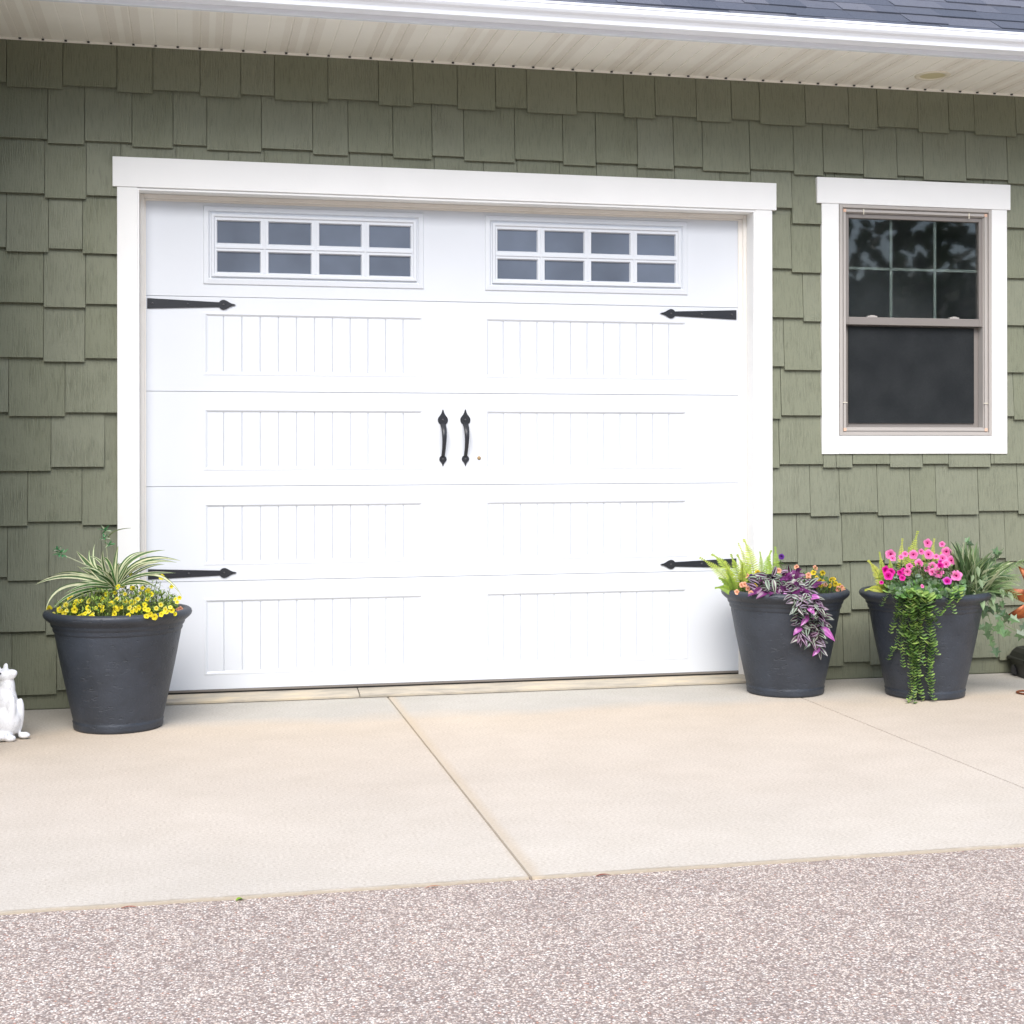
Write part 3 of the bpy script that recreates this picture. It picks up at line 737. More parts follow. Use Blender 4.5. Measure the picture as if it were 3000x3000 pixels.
# roof shingles
AN = R(33.7); RZ0 = gz + .070; RY0 = gy - .045
rf = MB()
def RP(x, s, h): return (x, RY0 + s * math.cos(AN) - h * math.sin(AN), RZ0 + s * math.sin(AN) + h * math.cos(AN))
E_ = .135
for r in range(26):
    x = XL - 1.2 + rnd(-.3, 0); s0 = r * E_
    if r > 8: 
        wmul = 3
    else: wmul = 1
    while x < XR:
        w_ = rnd(.12, .30) * wmul; x2 = min(x + w_, XR); thick = random.random() < .5
        h0 = .010 if thick else .0055; c = (random.random(), 0, 0)
        s1 = s0 + E_ + .01; sb = s0 - (rnd(0, .006))
        A = [RP(x, sb, h0), RP(x2 - .001, sb, h0), RP(x2 - .001, s1, h0 * .3), RP(x, s1, h0 * .3)]
        rf.quad(A, c); rf.quad([RP(x, sb, -.004), RP(x2 - .001, sb, -.004), A[1], A[0]], c)
        rf.quad([RP(x, sb, -.004), A[0], A[3], RP(x, s1, -.004)], c); rf.quad([RP(x2 - .001, sb, -.004), RP(x2 - .001, s1, -.004), A[2], A[1]], c)
        x = x2
rf.quad([RP(XL - 1.2, -.02, -.006), RP(XR, -.02, -.006), RP(XR, 3.6, -.006), RP(XL - 1.2, 3.6, -.006)], (.2, 0, 0))
rf.build('roof', M['roof'], house, attr='shift')
# recessed light in the soffit
lx, ly = 3.915, -.275
m = MB(); m.lathe([(.062, -.001), (.064, -.004), (.080, -.006), (.088, -.004), (.090, -.0002)], (lx, ly, ZS), 40)
lr = m.build('light_trim_ring', M['lamp_ring'], sf_o)
m = MB(); m.lathe([(.0, -.0020), (.03, -.0024), (.0635, -.0016)], (lx, ly, ZS), 40); m.build('light_lens', M['lamp'], sf_o)


# ------------------------------------------------------------------ planters
POTS = [(346, 6.335), (2299.4, 7.217), (2708.6, 7.138)]
def prof_r(z):
    """outer radius of the pot wall at height z"""
    pts = [(0, .184), (.02, .191), (.05, .196), (.15, .217), (.25, .238), (.35, .257), (.42, .268), (.52, .27)]
    for (a, ra), (b_, rb_) in zip(pts, pts[1:]):
        if a <= z <= b_: return ra + (rb_ - ra) * (z - a) / (b_ - a)
    return .27
def planter(u, dep):
    c = at(u, PY, dep); c.z = 0
    e = empty('planter', c, -TH)
    m = MB(); m.lathe([(.0, .004), (.176, .004), (.184, .001), (.189, .006), (.191, .016), (.190, .026), (.1935, .034), (.190, .038), (.192, .046), (.204, .10), (.219, .17), (.234, .24), (.248, .31), (.259, .37), (.266, .405), (.268, .425)], seg=64)
    m.build('pot_body', M['pot'], e)
    m = MB(); m.lathe([(.268, .420), (.272, .424), (.275, .432), (.2745, .440), (.276, .443), (.281, .448), (.284, .455), (.2835, .460), (.286, .463), (.294, .470), (.304, .478), (.312, .487), (.315, .497), (.312, .507), (.304, .513), (.294, .515), (.282, .512), (.272, .503), (.268, .490), (.266, .47), (.262, .44)], seg=64)
    m.build('rim', M['pot'], e)
    m = MB(); m.lathe([(.0, .452), (.10, .456), (.2, .450), (.264, .446)], seg=40); m.build('soil', M['soil'], e)
    return e, c
planters = [planter(*p) for p in POTS]
G_ = 'large charcoal round planters on the concrete apron'
tag(planters[0][0], 'charcoal planter left of the garage door holding the spider plant and yellow flowers', 'planter', G_)
tag(planters[1][0], 'charcoal planter at the right corner of the garage door holding fern and purple striped leaves', 'planter', G_)
tag(planters[2][0], 'charcoal planter below the window holding pink petunias and long green trails', 'planter', G_)

def S(pot, o, s, x, y, dy=0.0):
    """place a plant point in the pot's own frame (right, away, up) from a spot measured in the zoomed photograph; dy = metres away from the pot's axis plane"""
    u, dep = POTS[pot]; p = at(o[0] + x * s, o[1] + y * s, dep + dy) - planters[pot][1]
    return Vector((p.dot(RT), p.dot(FW), p.z))
def A1(x, y, dy=0): return S(0, (0, 1500), .3623, x, y, dy)
def A2(x, y, dy=0): return S(1, (2000, 1500), .3106, x, y, dy)
def A3(x, y, dy=0): return S(2, (2450, 1500), .3106, x, y, dy)
def bez(p0, p1, p2, n):
    return [p0 * (1 - t) ** 2 + p1 * 2 * t * (1 - t) + p2 * t * t for t in [i / n for i in range(n + 1)]]
def thing_at(pot, name, label, cat, group=None):
    e = empty(name, planters[pot][1] + Vector((0, 0, 0)), -TH); tag(e, label, cat, group); return e
def vary(c, a=.15):
    k = 1 + rnd(-a, a); return tuple(max(0, x * k * (1 + rnd(-a, a) * .3)) for x in c)

# --- flower meshes
def trumpet(m, c, nrm, r, col, throat, vein=None, depth=.6, lobes=5, notch=.16):
    nrm = Vector(nrm).normalized(); a = nrm.orthogonal().normalized(); b_ = nrm.cross(a); rows = []; c = Vector(c)
    ph = rnd(0, 6)
    N = lobes * 4
    ringr = [(.06, -depth), (.12, -depth * .45), (.20, -.10), (.60, .03), (1.0, rnd(-.10, .06))]
    for fr, dz in ringr:
        row = []
        for k in range(N):
            t = 2 * PI * k / N; lob = 1 - notch * (1 - abs(math.cos(lobes * t / 2))) ** 1.3 * (fr ** 2) * 2.2
            rr = r * fr * lob; wob = .06 * math.sin(3 * t + ph) * fr
            row.append(c + a * rr * math.cos(t) + b_ * rr * math.sin(t) + nrm * r * (dz + wob))
        rows.append(row)
    def cf(i, j):
        if i < 2: return throat
        if i == 2: return vein or tuple((x + y) / 2 for x, y in zip(col, throat))
        return col if j % 4 in (0, 3) else tuple(x * .93 for x in col)
    m.grid(rows, cf, True, True)
    m.tube([c - nrm * r * depth, c - nrm * r * (depth + .7) - Vector((0, 0, .2 * r))], [r * .09, r * .05], 5, (.12, .2, .05))
def flower(parent, name, c, nrm, r, col, throat, vein=None, **k):
    m = MB(); trumpet(m, (0, 0, 0), nrm, r, col, throat, vein, **k)
    o = m.build(name, M['petal'], parent, attr='tint'); o.location = c; return o
def lance(m, p, d, L, w, col, up=None, droop=.2, n=3):
    d = Vector(d).normalized(); up = up or Vector((rnd(-.4, .4), rnd(-.4, .4), 1))
    p = Vector(p); pts = [p + d * L * t + Vector((0, 0, -droop * L * t * t)) for t in [i / n for i in range(n + 1)]]
    ws = [w * x for x in ([.25, 1, .7, .02] if n == 3 else [.3, 1, .02])]
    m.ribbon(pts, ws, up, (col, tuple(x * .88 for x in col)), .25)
def rdir(zmin=-.2): 
    while True:
        v = Vector((rnd(-1, 1), rnd(-1, 1), rnd(zmin, 1)))
        if .1 < v.length < 1: return v.normalized()
def bush(m, inside, n, L, w, cols, stems=0):
    for _ in range(n):
        p = inside()
        for __ in range(5):
            d = rdir(-.1); lance(m, p + d * .004, d + Vector((0, 0, .35)), L * rnd(.6, 1.2), w * rnd(.7, 1.3), vary(random.choice(cols), .22), n=2)
        m.tube([p, p - Vector((rnd(-.01, .01), rnd(-.01, .01), rnd(.02, .05)))], .0011, 3, (.14, .17, .06))
        
# ------------ planter 1: spider plant and yellow calibrachoa
sp = thing_at(0, 'spider_plant', 'striped spider plant arching over the yellow flowers in the left planter', 'plant')
GR, CR = (.07, .15, .045), (.60, .62, .40)
LEAVES = [ # base, mid, tip (zoom px), width m, dy of tip
 ((900, 600), (560, 470), (285, 582), .020, -.12), ((900, 610), (470, 540), (368, 792), .017, -.22), ((905, 615), (600, 610), (428, 775), .016, -.24),
 ((905, 610), (620, 640), (470, 800), .016, -.20), ((890, 600), (640, 455), (425, 507), .012, .05), ((880, 600), (720, 430), (618, 312), .024, 0),
 ((890, 590), (720, 440), (722, 300), .016, .05), ((895, 590), (735, 440), (766, 252), .014, .10), ((900, 590), (820, 430), (835, 300), .017, -.05),
 ((930, 590), (925, 430), (955, 268), .018, .0), ((945, 585), (985, 360), (1165, 318), .017, .1), ((950, 585), (1030, 340), (1335, 305), .018, .05),
 ((955, 590), (1110, 330), (1462, 392), .019, 0), ((960, 590), (1120, 370), (1430, 405), .017, .08), ((960, 600), (1270, 420), (1472, 682), .015, -.12),
 ((960, 600), (1130, 520), (1262, 612), .013, -.1), ((950, 590), (1060, 420), (1250, 352), .016, .12), ((940, 590), (1000, 420), (1080, 330), .016, .15),
 ((890, 590), (780, 520), (620, 430), .014, .12), ((880, 600), (760, 500), (560, 490), .016, .02), ((905, 590), (800, 360), (830, 385), .012, .15),
 ((960, 600), (1150, 430), (1330, 420), .014, .15), ((900, 600), (700, 560), (520, 660), .013, -.2), ((920, 590), (880, 480), (905, 470), .015, -.1),
 ((940, 590), (1010, 470), (1040, 400), .014, -.05), ((955, 600), (1100, 480), (1420, 490), .013, -.08), ((890, 600), (790, 430), (640, 455), .013, -.02),
 ((950, 600), (1090, 560), (1230, 590), .012, -.15), ((930, 600), (960, 480), (985, 440), .014, .1), ((900, 600), (830, 470), (745, 400), .015, .12)]
for k in range(14):
    tx = rnd(560, 1300); ty = rnd(330, 520) + abs(tx - 930) * .12
    LEAVES.append(((rnd(890, 960), 600), (930 + (tx - 930) * .45, ty + 20), (tx, ty), rnd(.012, .018), rnd(-.15, .15)))
m = MB()
for b_, md, tp, w_, dy in LEAVES:
    P0 = A1(b_[0], b_[1], 0); P2 = A1(tp[0], tp[1], dy); P1 = A1(md[0], md[1], dy * .45)
    P1 = P1 * 1.0 + (P1 - (P0 + P2) / 2) * .25
    pts = bez(P0, P1, P2, 12); ws = [w_ * k for k in (.55, .8, .95, 1, 1, 1, .98, .92, .82, .7, .52, .3, .03)]
    g = vary(GR, .3); c = vary(CR, .12)
    m.ribbon(pts, ws, (0.1, -1, .35), (g, c, c, g) if random.random() < .45 else (c, g, g, c), .35, (-1, -.62, 0, .62, 1) if random.random() < .5 else (-1, -.4, 0, .4, 1))
m.build('leaves', M['leaf'], sp, attr='tint')
for base_, ctl, tip, lets in (((895, 600), (870, 400), (850, 170), [(850, 150, 1), (880, 262, .8), (845, 205, .7)]), ((870, 520), (720, 430), (530, 352), [(505, 340, 1), (462, 300, .8), (480, 330, .8)])):
    m = MB(); pts = bez(A1(*base_), A1(*ctl), A1(*tip, -.05), 10); m.tube(pts, [.0032] * 6 + [.0026] * 5, 6, (.52, .55, .38))
    st = m.build('flower_stalk', M['leaf'], sp, attr='tint')
    m = MB()
    for x, y, k in lets:
        c = A1(x, y, -.05)
        for q in range(13):
            t = q / 13 * 2 * PI; d = Vector((math.cos(t), .5 * math.sin(t), rnd(-.3, .9)))
            lance(m, c, d, .034 * k * rnd(.6, 1.3), .0095, vary((.08, .30, .12) if q % 3 else (.55, .62, .45), .2), droop=.1)
    m.build('plantlet', M['leaf'], st, attr='tint')
m = MB(); m.ribbon(bez(A1(870, 210), A1(900, 130), A1(1058, 126), 8), [.004, .006, .006, .006, .005, .005, .004, .003, .001], (0, -1, .3), ((.10, .13, .05),), .2); m.build('leaves', M['leaf'], sp, attr='tint')
yc = thing_at(0, 'yellow_flower_plant', 'low bushy plant full of small yellow trumpet flowers in the left planter', 'plant')
YG = [(.20, .33, .06), (.28, .42, .08), (.12, .22, .04), (.38, .48, .12)]
def in1():
    while True:
        x = rnd(-.275, .275); y = rnd(-.26, .2)
        if x * x + y * y < .26 ** 2:
            h = .505 + .110 * (1 - (x / .31) ** 2) * (1 - ((y - .03) / .36) ** 2) + .020 * math.sin(x * 31 + 1) * math.cos(y * 24)
            return Vector((x, y, rnd(.475, h)))
m = MB(); bush(m, in1, 1050, .022, .0054, YG)
for x, y in ((1300, 560), (1320, 640), (1380, 600), (1420, 680), (1250, 600), (1060, 500), (1400, 740), (1230, 560)):
    tp = A1(x, y, rnd(-.1, .05)); bs = A1(955 + (x - 955) * .8, 800, rnd(-.1, 0)); pts = bez(bs, (bs + tp) / 2 + Vector((.01, 0, .02)), tp, 6); m.tube(pts, .0012, 4, (.2, .25, .08))
    for p in pts[2:]:
        for q in range(3): lance(m, p, rdir(-.2), .02, .004, vary(random.choice(YG), .2), n=2)
m.build('foliage', M['leaf'], yc, attr='tint')
YF_ = [(395, 775), (432, 825), (520, 838), (575, 670), (560, 690), (620, 720), (655, 715), (715, 715), (805, 748), (770, 772), (705, 765), (718, 800), (660, 832), (635, 850), (740, 845), (925, 648), (950, 602), (898, 735), (940, 700), (925, 780), (950, 778), (1010, 720), (1065, 728), (1085, 722), (1110, 700), (1170, 745), (1045, 770), (1035, 835), (1100, 790), (1120, 770), (1170, 780), (1215, 825), (1250, 845), (1262, 775), (1335, 785), (1375, 765), (1200, 625), (1190, 640), (1305, 522), (1385, 600), (1415, 700), (1450, 690), (1010, 660), (825, 700), (825, 790), (530, 745), (480, 785), (540, 790), (1070, 610), (1150, 610), (1130, 655), (1430, 725), (1300, 745), (1340, 800), (1050, 490), (1030, 540), (830, 590), (780, 590), (860, 660), (600, 745), (1190, 700), (990, 590), (405, 800), (1220, 660)]
for _ in range(16):
    a_ = rnd(-1, 1); YF_.append((935 + a_ * 500, rnd(690 + 110 * abs(a_), 840)))
for i, (x, y) in enumerate(YF_):
    t = max(0, min(1, (y - 560) / 280)); dy = .03 - .31 * t
    xx = abs(x - 955) * .00054; dy = max(dy, -math.sqrt(max(.295 ** 2 - xx * xx, .0004)))
    c = A1(x, y, dy)
    nr = Vector((rnd(-.7, .7), -1, rnd(-.1, .9)))
    col = vary((.86, .76, .04) if random.random() < .6 else (.80, .78, .18), .12)
    flower(yc, 'flower', c, nr, rnd(.0095, .0150), col, (.62, .42, .01), (.84, .66, .03), depth=.8, notch=.06)
for x, y in ((1440, 790), (1455, 780)):
    flower(yc, 'flower', A1(x, y, -.02), (rnd(-.3, .6), -1, .3), .013, (.70, .35, .22), (.4, .1, .05), depth=.9)

# ------------ planter 2: fern, tradescantia, mixed calibrachoa
def frond(parent, b_, md, tp, w_, col):
    m = MB(); pts = bez(b_, md, tp, 26); m.tube(pts, [.0016 * (1 - i / 28) + .0005 for i in range(27)], 4, (.22, .26, .07))
    side0 = (tp - b_).cross(Vector((0, -1, .25))).normalized()
    for i in range(2, 26):
        t = i / 26; L = w_ * (math.sin(PI * min(1, t * 1.05 + .10)) ** .7 if t < .9 else .35) * (1.05 - t * .35); L = max(L, .006)
        d = (pts[min(i + 1, 26)] - pts[i - 1]).normalized()
        for sg in (-1, 1):
            dd = side0 * sg * 1.0 + d * .42 + Vector((0, rnd(-.15, .15), rnd(-.12, .08)))
            q = pts[i]; dn = dd.normalized(); n = 4; pp = [q + dn * L * k / n + Vector((0, 0, -.1 * L * (k / n) ** 2)) for k in range(n + 1)]
            wd = [.0058, .0072, .0062, .0042, .0008]; 
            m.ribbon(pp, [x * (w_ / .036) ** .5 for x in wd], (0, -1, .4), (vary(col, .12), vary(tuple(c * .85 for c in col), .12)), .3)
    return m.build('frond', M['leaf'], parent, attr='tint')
FC = [(.38, .50, .06), (.28, .42, .05), (.46, .56, .08), (.15, .25, .03)]
fern = thing_at(1, 'fern', 'lime green sword fern spreading left from the planter at the garage door corner', 'fern')
for b_, md, tp, w_, dy in [((490, 730), (380, 540), (150, 428), .034, -.06), ((500, 720), (430, 470), (265, 400), .036, .0), ((490, 740), (420, 690), (298, 722), .026, -.14), ((490, 740), (420, 640), (340, 628), .026, -.10),
                       ((690, 690), (660, 420), (572, 255), .040, .04), ((660, 660), (610, 480), (520, 290), .026, .10), ((670, 680), (600, 560), (508, 398), .034, -.02), ((560, 720), (520, 560), (450, 395), .034, -.05),
                       ((740, 640), (750, 500), (726, 372), .022, .12), ((780, 640), (780, 480), (838, 362), .028, .10), ((890, 620), (880, 470), (872, 325), .026, .12), ((520, 740), (450, 600), (390, 470), .032, -.08),
                       ((560, 730), (560, 600), (560, 480), .030, -.10), ((820, 630), (830, 520), (800, 430), .024, .08), ((500, 740), (470, 680), (420, 560), .026, -.12), ((600, 700), (600, 580), (640, 500), .03, .02)]:
    P0 = A2(b_[0], b_[1], dy * .3); P0.z = max(P0.z - .03, .46); frond(fern, P0, A2(*md, dy), A2(*tp, dy * 1.5), w_, random.choice(FC[:3]))
cb = thing_at(1, 'mixed_flower_plant', 'small peach and yellow trumpet flowers along the rim of the middle right planter', 'plant')
def in2():
    while True:
        if random.random() < .45: x = rnd(-.25, -.08); y = rnd(-.24, .0)
        else: x = rnd(.04, .27); y = rnd(-.2, .15)
        if x * x + y * y < .265 ** 2: 
            h = .505 + .07 * (1 - (abs(x) - .15) ** 2 / .04)
            return Vector((x, y, rnd(.48, max(h, .5))))
m = MB(); bush(m, in2, 330, .020, .005, [(.09, .20, .04), (.14, .27, .06), (.06, .13, .03)])
for x, y in ((1100, 560), (1160, 580), (1230, 560), (1300, 590), (1400, 660), (1050, 560), (920, 440), (1250, 540)):
    tp = A2(x, y, .03); bs = A2(x * .8 + 200, 780, .03); pts = bez(bs, (bs + tp) / 2 + Vector((.008, 0, .01)), tp, 7); m.tube(pts, .0012, 4, (.2, .25, .08))
    for p in pts[1:]:
        for q in range(4): lance(m, p, rdir(-.2), .022, .005, vary((.14, .27, .06), .25), n=2)
m.build('foliage', M['leaf'], cb, attr='tint')
PE, YE, PU = (.86, .44, .30), (.80, .58, .04), (.13, .03, .28)
for x, y, c, dy in [(585, 685, PE, -.17), (612, 725, PE, -.2), (512, 758, PE, -.17), (642, 768, PE, -.27), (605, 605, PE, -.02), (705, 575, YE, -.02), (1072, 522, PE, .02), (1250, 530, PE, .04), (1232, 575, YE, .02), (1318, 580, YE, .02), (1265, 630, YE, -.03),
                    (1185, 600, PE, -.05), (1185, 630, PE, -.08), (1110, 640, PE, -.1), (1170, 655, YE, -.1), (1330, 665, YE, -.05), (1345, 690, PE, -.1), (1400, 645, YE, .0), (1440, 685, YE, -.05), (1460, 730, PE, -.1), (1500, 715, PE, -.05), (1520, 755, PE, -.08), (1525, 740, YE, .0),
                    (1300, 700, YE, -.14), (1390, 700, YE, -.12), (1250, 690, YE, -.15), (905, 555, PE, -.1), (990, 605, PE, -.12), (1420, 640, YE, .02), (645, 612, PU, -.04), (930, 425, PU, .02), (680, 700, YE, -.2), (1295, 655, YE, -.1), (1480, 700, YE, .0), (720, 650, YE, -.12), (560, 690, PE, -.15)]:
    flower(cb, 'flower', A2(x, y, dy), (rnd(-.6, .6), -1, rnd(-.1, .7)), rnd(.0125, .016), vary(c, .1), tuple(k * .35 for k in c) if c != PE else (.62, .20, .08), depth=.8, notch=.06)
td = thing_at(1, 'striped_leaf_vine', 'purple and silver striped trailing vine spilling over the front of the middle right planter', 'plant')
def tleaf(m, c, d, L, w_, kind=None):
    d = Vector(d).normalized(); n = 7; side_up = Vector((rnd(-.5, .5), -1, rnd(.1, .9)))
    bow = rnd(-.12, .18)
    pts = [Vector(c) + d * L * (i / n) + side_up.normalized() * L * bow * math.sin(PI * i / n) - Vector((0, 0, .12 * L * (i / n) ** 2)) for i in range(n + 1)]
    ws = [w_ * k for k in (.28, .80, 1, .98, .85, .62, .34, .02)]
    if kind == 'pink': cols = ((.42, .10, .38), (.50, .16, .46), (.36, .08, .32), (.46, .12, .4)); m.ribbon(pts, ws, side_up, cols, .25); return
    if kind == 'purple': cols = ((.13, .02, .11), (.17, .03, .15), (.10, .015, .09), (.14, .02, .12)); m.ribbon(pts, ws, side_up, cols, .25); return
    dk = vary(random.choice([(.055, .012, .035), (.03, .028, .02), (.07, .012, .05)]), .3); sv = vary(random.choice([(.34, .42, .32), (.28, .36, .28), (.38, .28, .38)]), .15)
    m.ribbon(pts, ws, side_up, (dk, sv, dk, dk, sv, dk), .3, (-1, -.74, -.34, 0, .34, .74, 1))
def pot_front(x, z):
    r = prof_r(min(z, .5)) + .012
    if z > .42: r = .322
    return -math.sqrt(max(r * r - x * x, .01))
m = MB()
for k in range(120):
    while True:
        x = rnd(690, 1230); y = rnd(540, 800)
        if ((x - 950) / 280) ** 2 + ((y - 690) / 130) ** 2 < 1: break
    dy = -.05 - .22 * (y - 540) / 260
    d = Vector((rnd(-1, 1), rnd(-.8, 0), rnd(-.7, .5))); tleaf(m, A2(x, y, dy), d, rnd(.050, .078), rnd(.024, .033), 'purple' if random.random() < .30 else None)
for x, y, dx, dz, L, kd in [(790, 610, -1, .3, .07, None), (850, 640, .1, -1, .065, None), (845, 610, .2, 1, .06, None), (790, 640, .1, -.6, .05, None), (740, 720, -1, -.6, .06, 'purple'), (800, 760, -1, -.4, .065, 'purple'), (1190, 700, .8, .8, .07, None), (1060, 640, .2, 1, .05, 'purple'), (950, 770, .3, -.6, .04, 'pink'), (700, 760, -1, -.3, .05, 'purple')]:
    tleaf(m, A2(x, y, -.26), (dx, -.25, dz), L, .027, kd)
m.build('leaves', M['gloss_leaf'], td, attr='tint')
def drape(x, y, push=0.0):
    """a point hanging just in front of the pot wall as seen at that spot"""
    dy = -.30
    for _ in range(4):
        p = A2(x, y, dy); dy = pot_front(p.x, p.z) - push
    return A2(x, y, dy)
for path in ([(1020, 790), (1090, 900), (1080, 1000), (1120, 1090), (1100, 1190)], [(1080, 790), (1170, 900), (1190, 1010), (1180, 1100), (1200, 1200), (1240, 1240)], [(1160, 770), (1250, 880), (1260, 980), (1280, 1080), (1270, 1180), (1290, 1310)], [(1230, 800), (1270, 900), (1300, 1000), (1330, 1070)]):
    m = MB(); pts = [drape(x, y, .01) for x, y in path]; m.tube(pts, .0022, 5, (.10, .04, .05))
    for i in range(len(pts) - 1):
        for f in (0, .4, .75):
            p = pts[i].lerp(pts[i + 1], f) 
            for sg in (-1, 1):
                d = Vector((sg * rnd(.2, 1.1), -rnd(.2, .6), rnd(-.9, .35))); tleaf(m, p + Vector((0, -.006, 0)), d, rnd(.042, .066), rnd(.023, .031), 'pink' if random.random() < .04 else None)
    tleaf(m, pts[-1], (.1, -.2, -1), .042, .02)
    m.build('trailing_stem', M['gloss_leaf'], td, attr='tint')
m = MB(); tleaf(m, drape(1300, 1090, .03), (1.0, -.1, -.85), .088, .034, 'pink'); m.build('fallen_leaf', M['gloss_leaf'], td, attr='tint')['label'] = 'single bright pink purple leaf'

# ------------ planter 3: fern, petunias, round leafed trails, faux grass and ivy
fern3 = thing_at(2, 'fern', 'yellow green sword fern behind the pink petunias in the right planter', 'fern')
for b_, md, tp, w_, dy in [((430, 720), (410, 560), (292, 458), .030, -.02), ((440, 760), (400, 690), (262, 745), .026, -.05), ((470, 700), (430, 520), (405, 375), .022, .05), ((620, 640), (600, 430), (625, 248), .026, .08), ((700, 640), (700, 380), (772, 178), .034, .06),
                       ((900, 600), (900, 400), (925, 250), .020, .12), ((440, 740), (450, 600), (420, 480), .03, -.02), ((820, 600), (830, 400), (870, 290), .026, .12), ((640, 640), (660, 480), (690, 330), .03, .1), ((500, 700), (520, 560), (500, 430), .026, .03), ((950, 600), (960, 450), (1020, 330), .024, .12)]:
    P0 = A3(b_[0], b_[1], 0); P0.z = max(P0.z - .02, .46); frond(fern3, P0, A3(*md, dy), A3(*tp, dy), w_, random.choice([(.42, .50, .05), (.34, .44, .05), (.48, .52, .07)]))
pt = thing_at(2, 'petunia_plant', 'petunia with pink and magenta blooms crowning the right planter', 'plant')
def in3():
    while True:
        x = rnd(-.21, .15); y = rnd(-.26, .12)
        if ((x + .03) / .2) ** 2 + ((y + .07) / .2) ** 2 < 1:
            return Vector((x, y, rnd(.47, .655 - .9 * (x + .0) ** 2 * 2)))
m = MB(); bush(m, in3, 620, .026, .009, [(.13, .22, .06), (.20, .30, .10), (.08, .14, .035), (.26, .34, .16)]); m.build('foliage', M['leaf'], pt, attr='tint')
PK, MG, PR_ = (.88, .25, .54), (.78, .03, .36), (.66, .10, .52)
for x, y, c, s_ in [(510, 405, PK, 1), (727, 408, PK, 1.05), (870, 405, PK, 1.05), (780, 492, PK, 1.1), (648, 402, PK, .6), (862, 300, PK, .9), (997, 310, PK, .6), (1037, 382, PK, 1), (1003, 440, PK, .9), (1085, 462, PK, 1), (1035, 495, PK, 1), (905, 520, PK, .9), (855, 545, PK, .7), (905, 572, PK, .8), (965, 580, PK, 1),
                    (1130, 605, PK, 1.1), (940, 425, PK, .65), (688, 520, PK, .8), (672, 572, PK, .9), (530, 440, PK, .7), (800, 380, PK, .7), (465, 555, MG, 1), (490, 605, MG, 1.05), (512, 575, MG, .8), (640, 562, MG, .8), (622, 626, MG, .7), (1045, 655, PR_, .9), (980, 512, MG, .7), (600, 578, MG, .6), (985, 480, PR_, .7), (810, 705, PK, .4), (425, 668, MG, .4), (610, 430, PK, .5)]:
    t = (y - 300) / 350; dy = -.02 - .26 * t; r = .0250 * s_ * rnd(.9, 1.1)
    nr = Vector((rnd(-.5, .5), -1, rnd(-.05, .8)))
    flower(pt, 'flower', A3(x, y, dy), nr, r, vary(c, .06), (.40, .0, .10) if c != PR_ else (.2, .0, .15), (.84, .14, .40) if c == PK else (.5, 0, .2), depth=.45, notch=.07)
eu = thing_at(2, 'trailing_greenery', 'green trails of small round leaves hanging down to the concrete from the right planter', 'plant')
def drape3(x, y, push=0.0):
    dy = -.30
    for _ in range(4):
        p = A3(x, y, dy); dy = pot_front(p.x, p.z) - push
    return A3(x, y, dy)
EC = [(.25, .42, .10), (.34, .52, .13), (.15, .28, .06), (.42, .56, .16), (.24, .36, .14)]
def roundleaf(m, c, d, nr, r, col):
    d = Vector(d).normalized(); nr = Vector(nr).normalized(); s_ = d.cross(nr).normalized(); c = Vector(c)
    i = len(m.v); N = 8
    pts = [c + d * r * (1 - math.cos(2 * PI * k / N)) + s_ * r * .85 * math.sin(2 * PI * k / N) + nr * r * .25 * (1 - math.cos(2 * PI * k / N)) for k in range(N)]
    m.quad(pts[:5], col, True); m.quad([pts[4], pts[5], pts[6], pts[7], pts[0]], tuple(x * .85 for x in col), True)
def trail(path, first_z=None, big=0):
    pts = []
    for i, (x, y) in enumerate(path): pts.append(drape3(x, y, .008 + .012 * (i % 2)))
    # resample
    fine = []
    for a_, b_ in zip(pts, pts[1:]):
        n = max(2, int((b_ - a_).length / .0135))
        fine += [a_.lerp(b_, k / n) + Vector((rnd(-.0015, .0015), 0, 0)) for k in range(n)]
    fine.append(pts[-1])
    m = MB(); m.tube(fine, .0013, 4, (.16, .28, .14)); N = len(fine)
    for i, p in enumerate(fine):
        p.z = max(p.z, .006)
        f = i / N; r = (.0108 - .0034 * f) * rnd(.85, 1.25) * (1.5 if big and f < .15 else 1)
        for sg in (-1, 1):
            t = i * .9
            d = Vector((sg * (.8 + .3 * math.cos(t)), -.4 - .4 * abs(math.sin(t)), rnd(-.1, .5)))
            roundleaf(m, p, d, (rnd(-.3, .3), -.6, .9), r, vary(random.choice(EC), .2))
    return m.build('trailing_stem', M['leaf'], eu, attr='tint')
